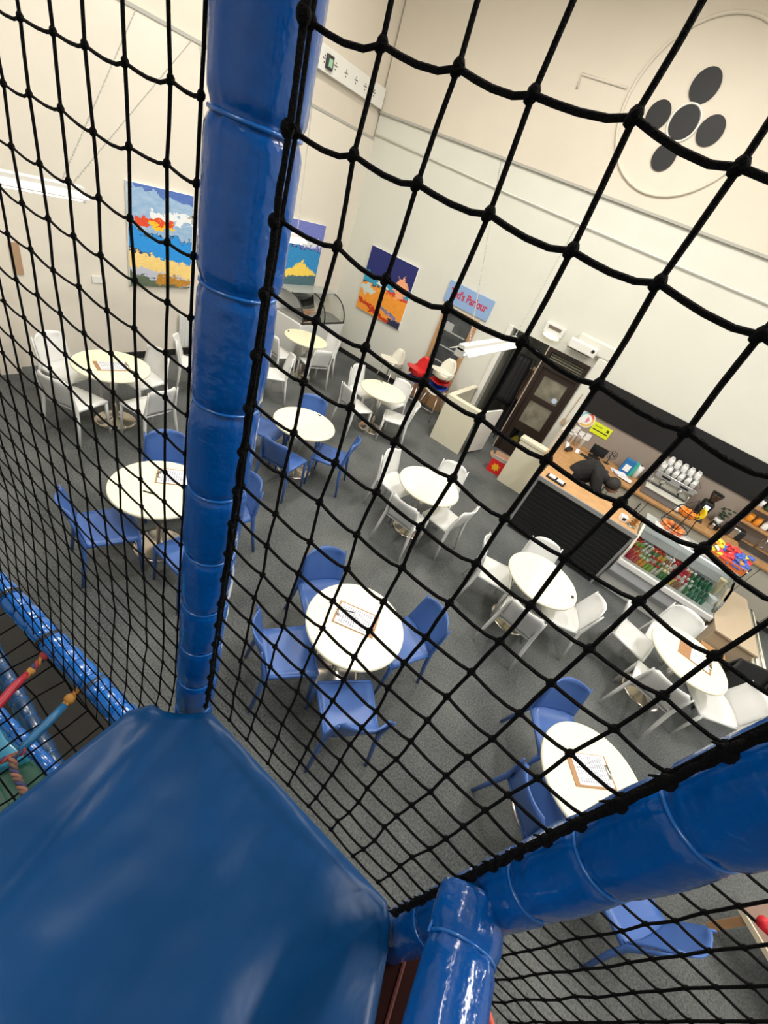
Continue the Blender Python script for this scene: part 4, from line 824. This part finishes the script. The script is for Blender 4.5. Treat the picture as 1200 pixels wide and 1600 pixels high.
# nets
def net(label, P, ni, nj, r, seed, sag=.06, name='safety_net', jit=.05, knot=1.55):
    """P(i,j)->point; columns i, rows j; every cord a part; the knots one part"""
    rnd = random.Random(seed); t = thing(name, label, 'net')
    N = {}
    for i in range(ni):
        for j in range(nj):
            p = Vector(P(i, j)); s = (Vector(P(1, 0))-Vector(P(0, 0))).length
            N[i, j] = p + Vector((rnd.uniform(-1, 1), rnd.uniform(-.3, .3), rnd.uniform(-1, 1)))*s*jit*(.4 if i in (0, ni-1) else 1)
    for i in range(ni):
        pts = []
        for j in range(nj):
            pts.append(N[i, j])
            if j < nj-1: pts.append(N[i, j].lerp(N[i, j+1], .5) + Vector((rnd.uniform(-1, 1)*.0008, 0, 0)))
        obj('cord', MB().tube(pts, r, 6), cordm, t, True)
    for j in range(nj):
        pts = []
        for i in range(ni):
            pts.append(N[i, j])
            if i < ni-1:
                a, b = N[i, j], N[i+1, j]; d = (b-a).length; sg_ = sag*rnd.uniform(.6, 1.3)
                for q, k_ in ((.25, .6), (.5, 1.0), (.78, .95)): pts.append(a.lerp(b, q) - Vector((0, 0, d*sg_*k_)))
        obj('cord', MB().tube(pts, r, 6), cordm, t, True)
    kb = MB()
    for p in N.values():
        kb.ball(p + Vector((.0, 0, .35*r)), r*knot, r*knot, r*knot*1.15, 7, 5); kb.ball(p + Vector((-.8*r, -.5*r, -.9*r)), r*knot*.7, r*knot*.7, r*knot*.8, 6, 4)
    tag(obj('knots', kb, cordm, t, True), kind='stuff')
    return t, N
d = .32
uR = [-1.0] + [-.80+.185*k for k in range(9)]
uR[-1] = .66
netR, NR = net('black square-mesh safety net between the two blue posts', lambda i, j: (uR[i]*d, d - .004, H + d*(.95-.187*j)), 10, 22, .0020, 2, knot=2.1)
uL = [-5.45+.2077*k for k in range(20)] + [-1.36]
netL, NL = net('black square-mesh safety net left of the tall blue post', lambda i, j: (uL[i]*d, d-.004 + (0 if j < 20 else (-.006*(j-20))), H + d*(.80-.198*j)), 21, 31, .0018, 4, knot=2.1)
s2 = .54
net('black safety net below and beyond the right post', lambda i, j: (s2*(.93+.1135*i), s2, H - s2*(1.04+.1225*j)), 10, 17, .0024, 6, sag=.05, knot=2.0)
# lower hanging well net, coarse, seen through the gap left of the platform
net('coarse black climbing net slung across the well left of the platform', lambda i, j: (-1.52+.078*i, -.42+.085*j, 1.70-.05*sin(i/13*PI)*sin(j/8*PI)), 14, 9, .0028, 9, sag=.02, name='climbing_net', jit=.12)
# selvedge cords: the knotted black rope tied up the posts
def selvedge(path, label, r, seed, frays, out):
    rnd = random.Random(seed); t = thing('selvedge_rope', label, 'rope'); out = Vector(out)
    for q in range(3):
        pts = []
        for k in range(len(path)-1):
            a, b = Vector(path[k]), Vector(path[k+1]); n_ = max(4, int((b-a).length/.012))
            for m_ in range(n_):
                s = m_/n_; pts.append(a.lerp(b, s) + Vector((sin(len(pts)*.8+q*2.1), -.5+.5*cos(len(pts)*.7+q*2.1), cos(len(pts)*.55+q)))*r*1.2*(0.6+rnd.random()*.5))
        obj('strand', MB().tube(pts, r*(1.1 if q == 0 else .8), 6), cordm, t, True)
    for a in frays:
        a = Vector(a); o2 = obj('tied_knot', MB().ball(a, r*2.6, r*2.3, r*3.0, 8, 6), cordm, t, True)
        fb_ = MB()
        for k in range(3):
            e_ = out*rnd.uniform(.004, .012) + Vector((rnd.uniform(-.004, .004), rnd.uniform(-.004, .004), rnd.uniform(-.012, .004)))
            fb_.tube([a, a + e_*.6 + Vector((0, 0, .003)), a + e_], [r*.8, r*.6, r*.3], 5)
        obj('loose_end', fb_, cordm, o2)
    return t
selvedge([(-.313, .304, 4.0), (-.313, .304, PZ+.01)], 'knotted black rope lacing the net up the tall blue post', .0022, 21, [(-.314, .302, NR[0, j].z) for j in range(0, 22)], (1, -.2, 0))
selvedge([(.206, .303, 4.0), (.206, .303, PZ+.01)], 'knotted black rope lacing the net down the lower right post', .0028, 22, [(.207, .302, 2.45+.06*k) for k in range(22)], (-1, -.2, 0))
for k in range(7): tag(obj('cord_end', MB().tube([(.305, .345, 2.60+k*.05), (.315, .36, 2.592+k*.05), (.325, .365, 2.575+k*.05)], [.004, .005, .003], 6), cordm, smooth=True), 'short black cord end poking out below the right post', 'cord end', 'cord ends under the right post')

# coloured ropes in the well, colours darkened to carry the frame's shade
rope_r, rope_y, rope_b = mat('rope_red', (.26, .03, .03), .8), mat('rope_yellow', (.36, .17, .03), .8), mat('rope_navy', (.03, .035, .10), .8)
def twisted(pts, r, label, mats, name='climbing_rope'):
    t = thing(name, label, 'rope'); pts = [Vector(p) for p in pts]
    dense = []
    for a, b in zip(pts[:-1], pts[1:]):
        n_ = max(2, int((b-a).length/.004)); dense += [a.lerp(b, k/n_) for k in range(n_)]
    dense.append(pts[-1])
    for q in range(3):
        pp = []
        for k, p in enumerate(dense):
            tn = (dense[min(k+1, len(dense)-1)] - dense[max(k-1, 0)]).normalized(); x = tn.cross(Vector((0, 0, 1))).normalized(); y = x.cross(tn); a = k*.55 + q*2*PI/3
            pp.append(p + (x*cos(a)+y*sin(a))*r*.55)
        obj('strand', MB().tube(pp, r*.55, 6), mats[q], t, True)
    return t
zz = 1.75
t = twisted([(-1.03, .17, zz), (-1.06, .23, zz), (-1.08, .285, zz+.01)], .011, 'red and navy rope knotted to the low left rail, ending in a red sleeve', (rope_r, rope_b, rope_y))
obj('red_sleeve', MB().tube([(-.97, .02, zz), (-.99, .09, zz), (-1.02, .14, zz), (-1.04, .19, zz)], [.012, .014, .014, .011], 10), mat('sleeve_red', (.34, .01, .03), .4), t, True); obj('knot', MB().ball((-1.07, .255, zz+.004), .02, .018, .016, 10, 7), rope_r, t, True); obj('yellow_whipping', MB().ball((-1.043, .20, zz), .015, .013, .012, 8, 6), rope_y, t, True)
t = twisted([(-.86, .215, zz), (-.875, .25, zz), (-.885, .29, zz+.01)], .011, 'yellow rope knotted to the low left rail, ending in a light blue sleeve', (rope_y, rope_y, rope_r))
obj('blue_sleeve', MB().tube([(-.81, .07, zz), (-.82, .10, zz), (-.84, .16, zz), (-.86, .215, zz)], [.011, .014, .0145, .012], 10), mat('sleeve_blue', (.01, .11, .26), .4), t, True); obj('knot', MB().ball((-.868, .235, zz+.004), .02, .017, .015, 10, 7), rope_y, t, True)
twisted([(-.90, -.08, zz), (-.82, .02, zz-.005), (-.80, .07, zz), (-.815, .085, zz)], .009, 'brown twisted rope continuing from the blue sleeve', (rope_r, rope_b, mat('rope_brown', (.12, .07, .05), .8)))
twisted([(-.81, .05, zz), (-.77, .035, zz-.02), (-.71, .03, zz-.02), (-.60, .015, zz-.03)], .010, 'pinkish twisted rope running down beside the platform edge', (mat('rope_pink', (.22, .10, .07), .8), rope_b, mat('rope_brown', (.12, .07, .05), .8)))
for k in range(11):
    x = -1.16 + k*.05; tag(obj('lacing_bead', MB().ball((x, .268+.004*k, 1.728 - .004*(k % 2)), .009, .008, .008, 8, 6), (rope_r, rope_y, rope_r, mat('bead_cream', (.5, .4, .25), .6))[k % 4], smooth=True), 'red or yellow lacing loop under the low left rail', 'rope loop', 'lacing loops under the rail')
gm = thing('green_mat', 'green vinyl crash mat at the bottom of the well', 'mat')
obj('cover', MB().prism([(-1.24, -.5), (-1.24, .03), (-1.17, .13), (-.98, .165), (-.45, .12), (-.45, -.5)], .80, .90), mat('green_vinyl', (.003, .065, .038), .4, noise=.3, nscale=4, bump=.3, bscale=6), gm, bevel=.02, seg=3); obj('seam', MB().tube([(-1.2, .0, .9), (-.5, -.05, .9)], .004, 6), mat('green_seam', (.01, .08, .05)), gm)  # green lowered to hold the shade under the frame
cp = thing('pale_blue_pad', 'pale blue glossy pad beside the green mat', 'mat'); obj('cover', MB().prism([(-2.0, -.3), (-1.9, .12), (-1.28, .10), (-1.15, .115), (-1.19, .02), (-1.25, -.3)], .86, .96), mat('pale_blue_vinyl', (.03, .24, .40), .3, bump=.4, bscale=8, coat=.5), cp, bevel=.02, seg=3)  # pad colour also toned down for the frame's shade
obj('piping', MB().tube([(-1.9, .12, .96), (-1.28, .10, .965), (-1.15, .115, .96)], .005, 6), tie, cp, True)
struct('floor_well', MB().bx(-2.8, -.3, -.9, .50, .74, .79), mat('well_brown', (.010, .009, .007), .9, noise=.4, nscale=9))
# red spacer on the far net and low wooden bench at right edge
tag(obj('red_sleeve', MB().tube([(.585, .535, 2.783), (.66, .535, 2.775)], .009, 10), mat('sleeve_bright_red', (.7, .02, .03), .4), smooth=True), 'red foam sleeve on the net cord at the right edge', 'sleeve')
bn = thing('low_bench', 'low wooden bench on the carpet at the right edge', 'bench', (2.82, 2.49, 0), -.75)
obj('top', MB().bx(-.14, 1.1, 0, .6, .36, .4), mat('bench_wood', (.22, .13, .09), .5, noise=.2, nscale=5), bn, bevel=.004); obj('edge_strip', MB().bx(-.14, 1.1, -.012, 0, .36, .402), mat('pale_strip', (.7, .6, .45), .5), bn)
for x, y in ((-.08, .06), (-.08, .54), (1.04, .06), (1.04, .54)): obj('leg', MB().box(x, y, .18, .05, .05, .36), woodf, bn)
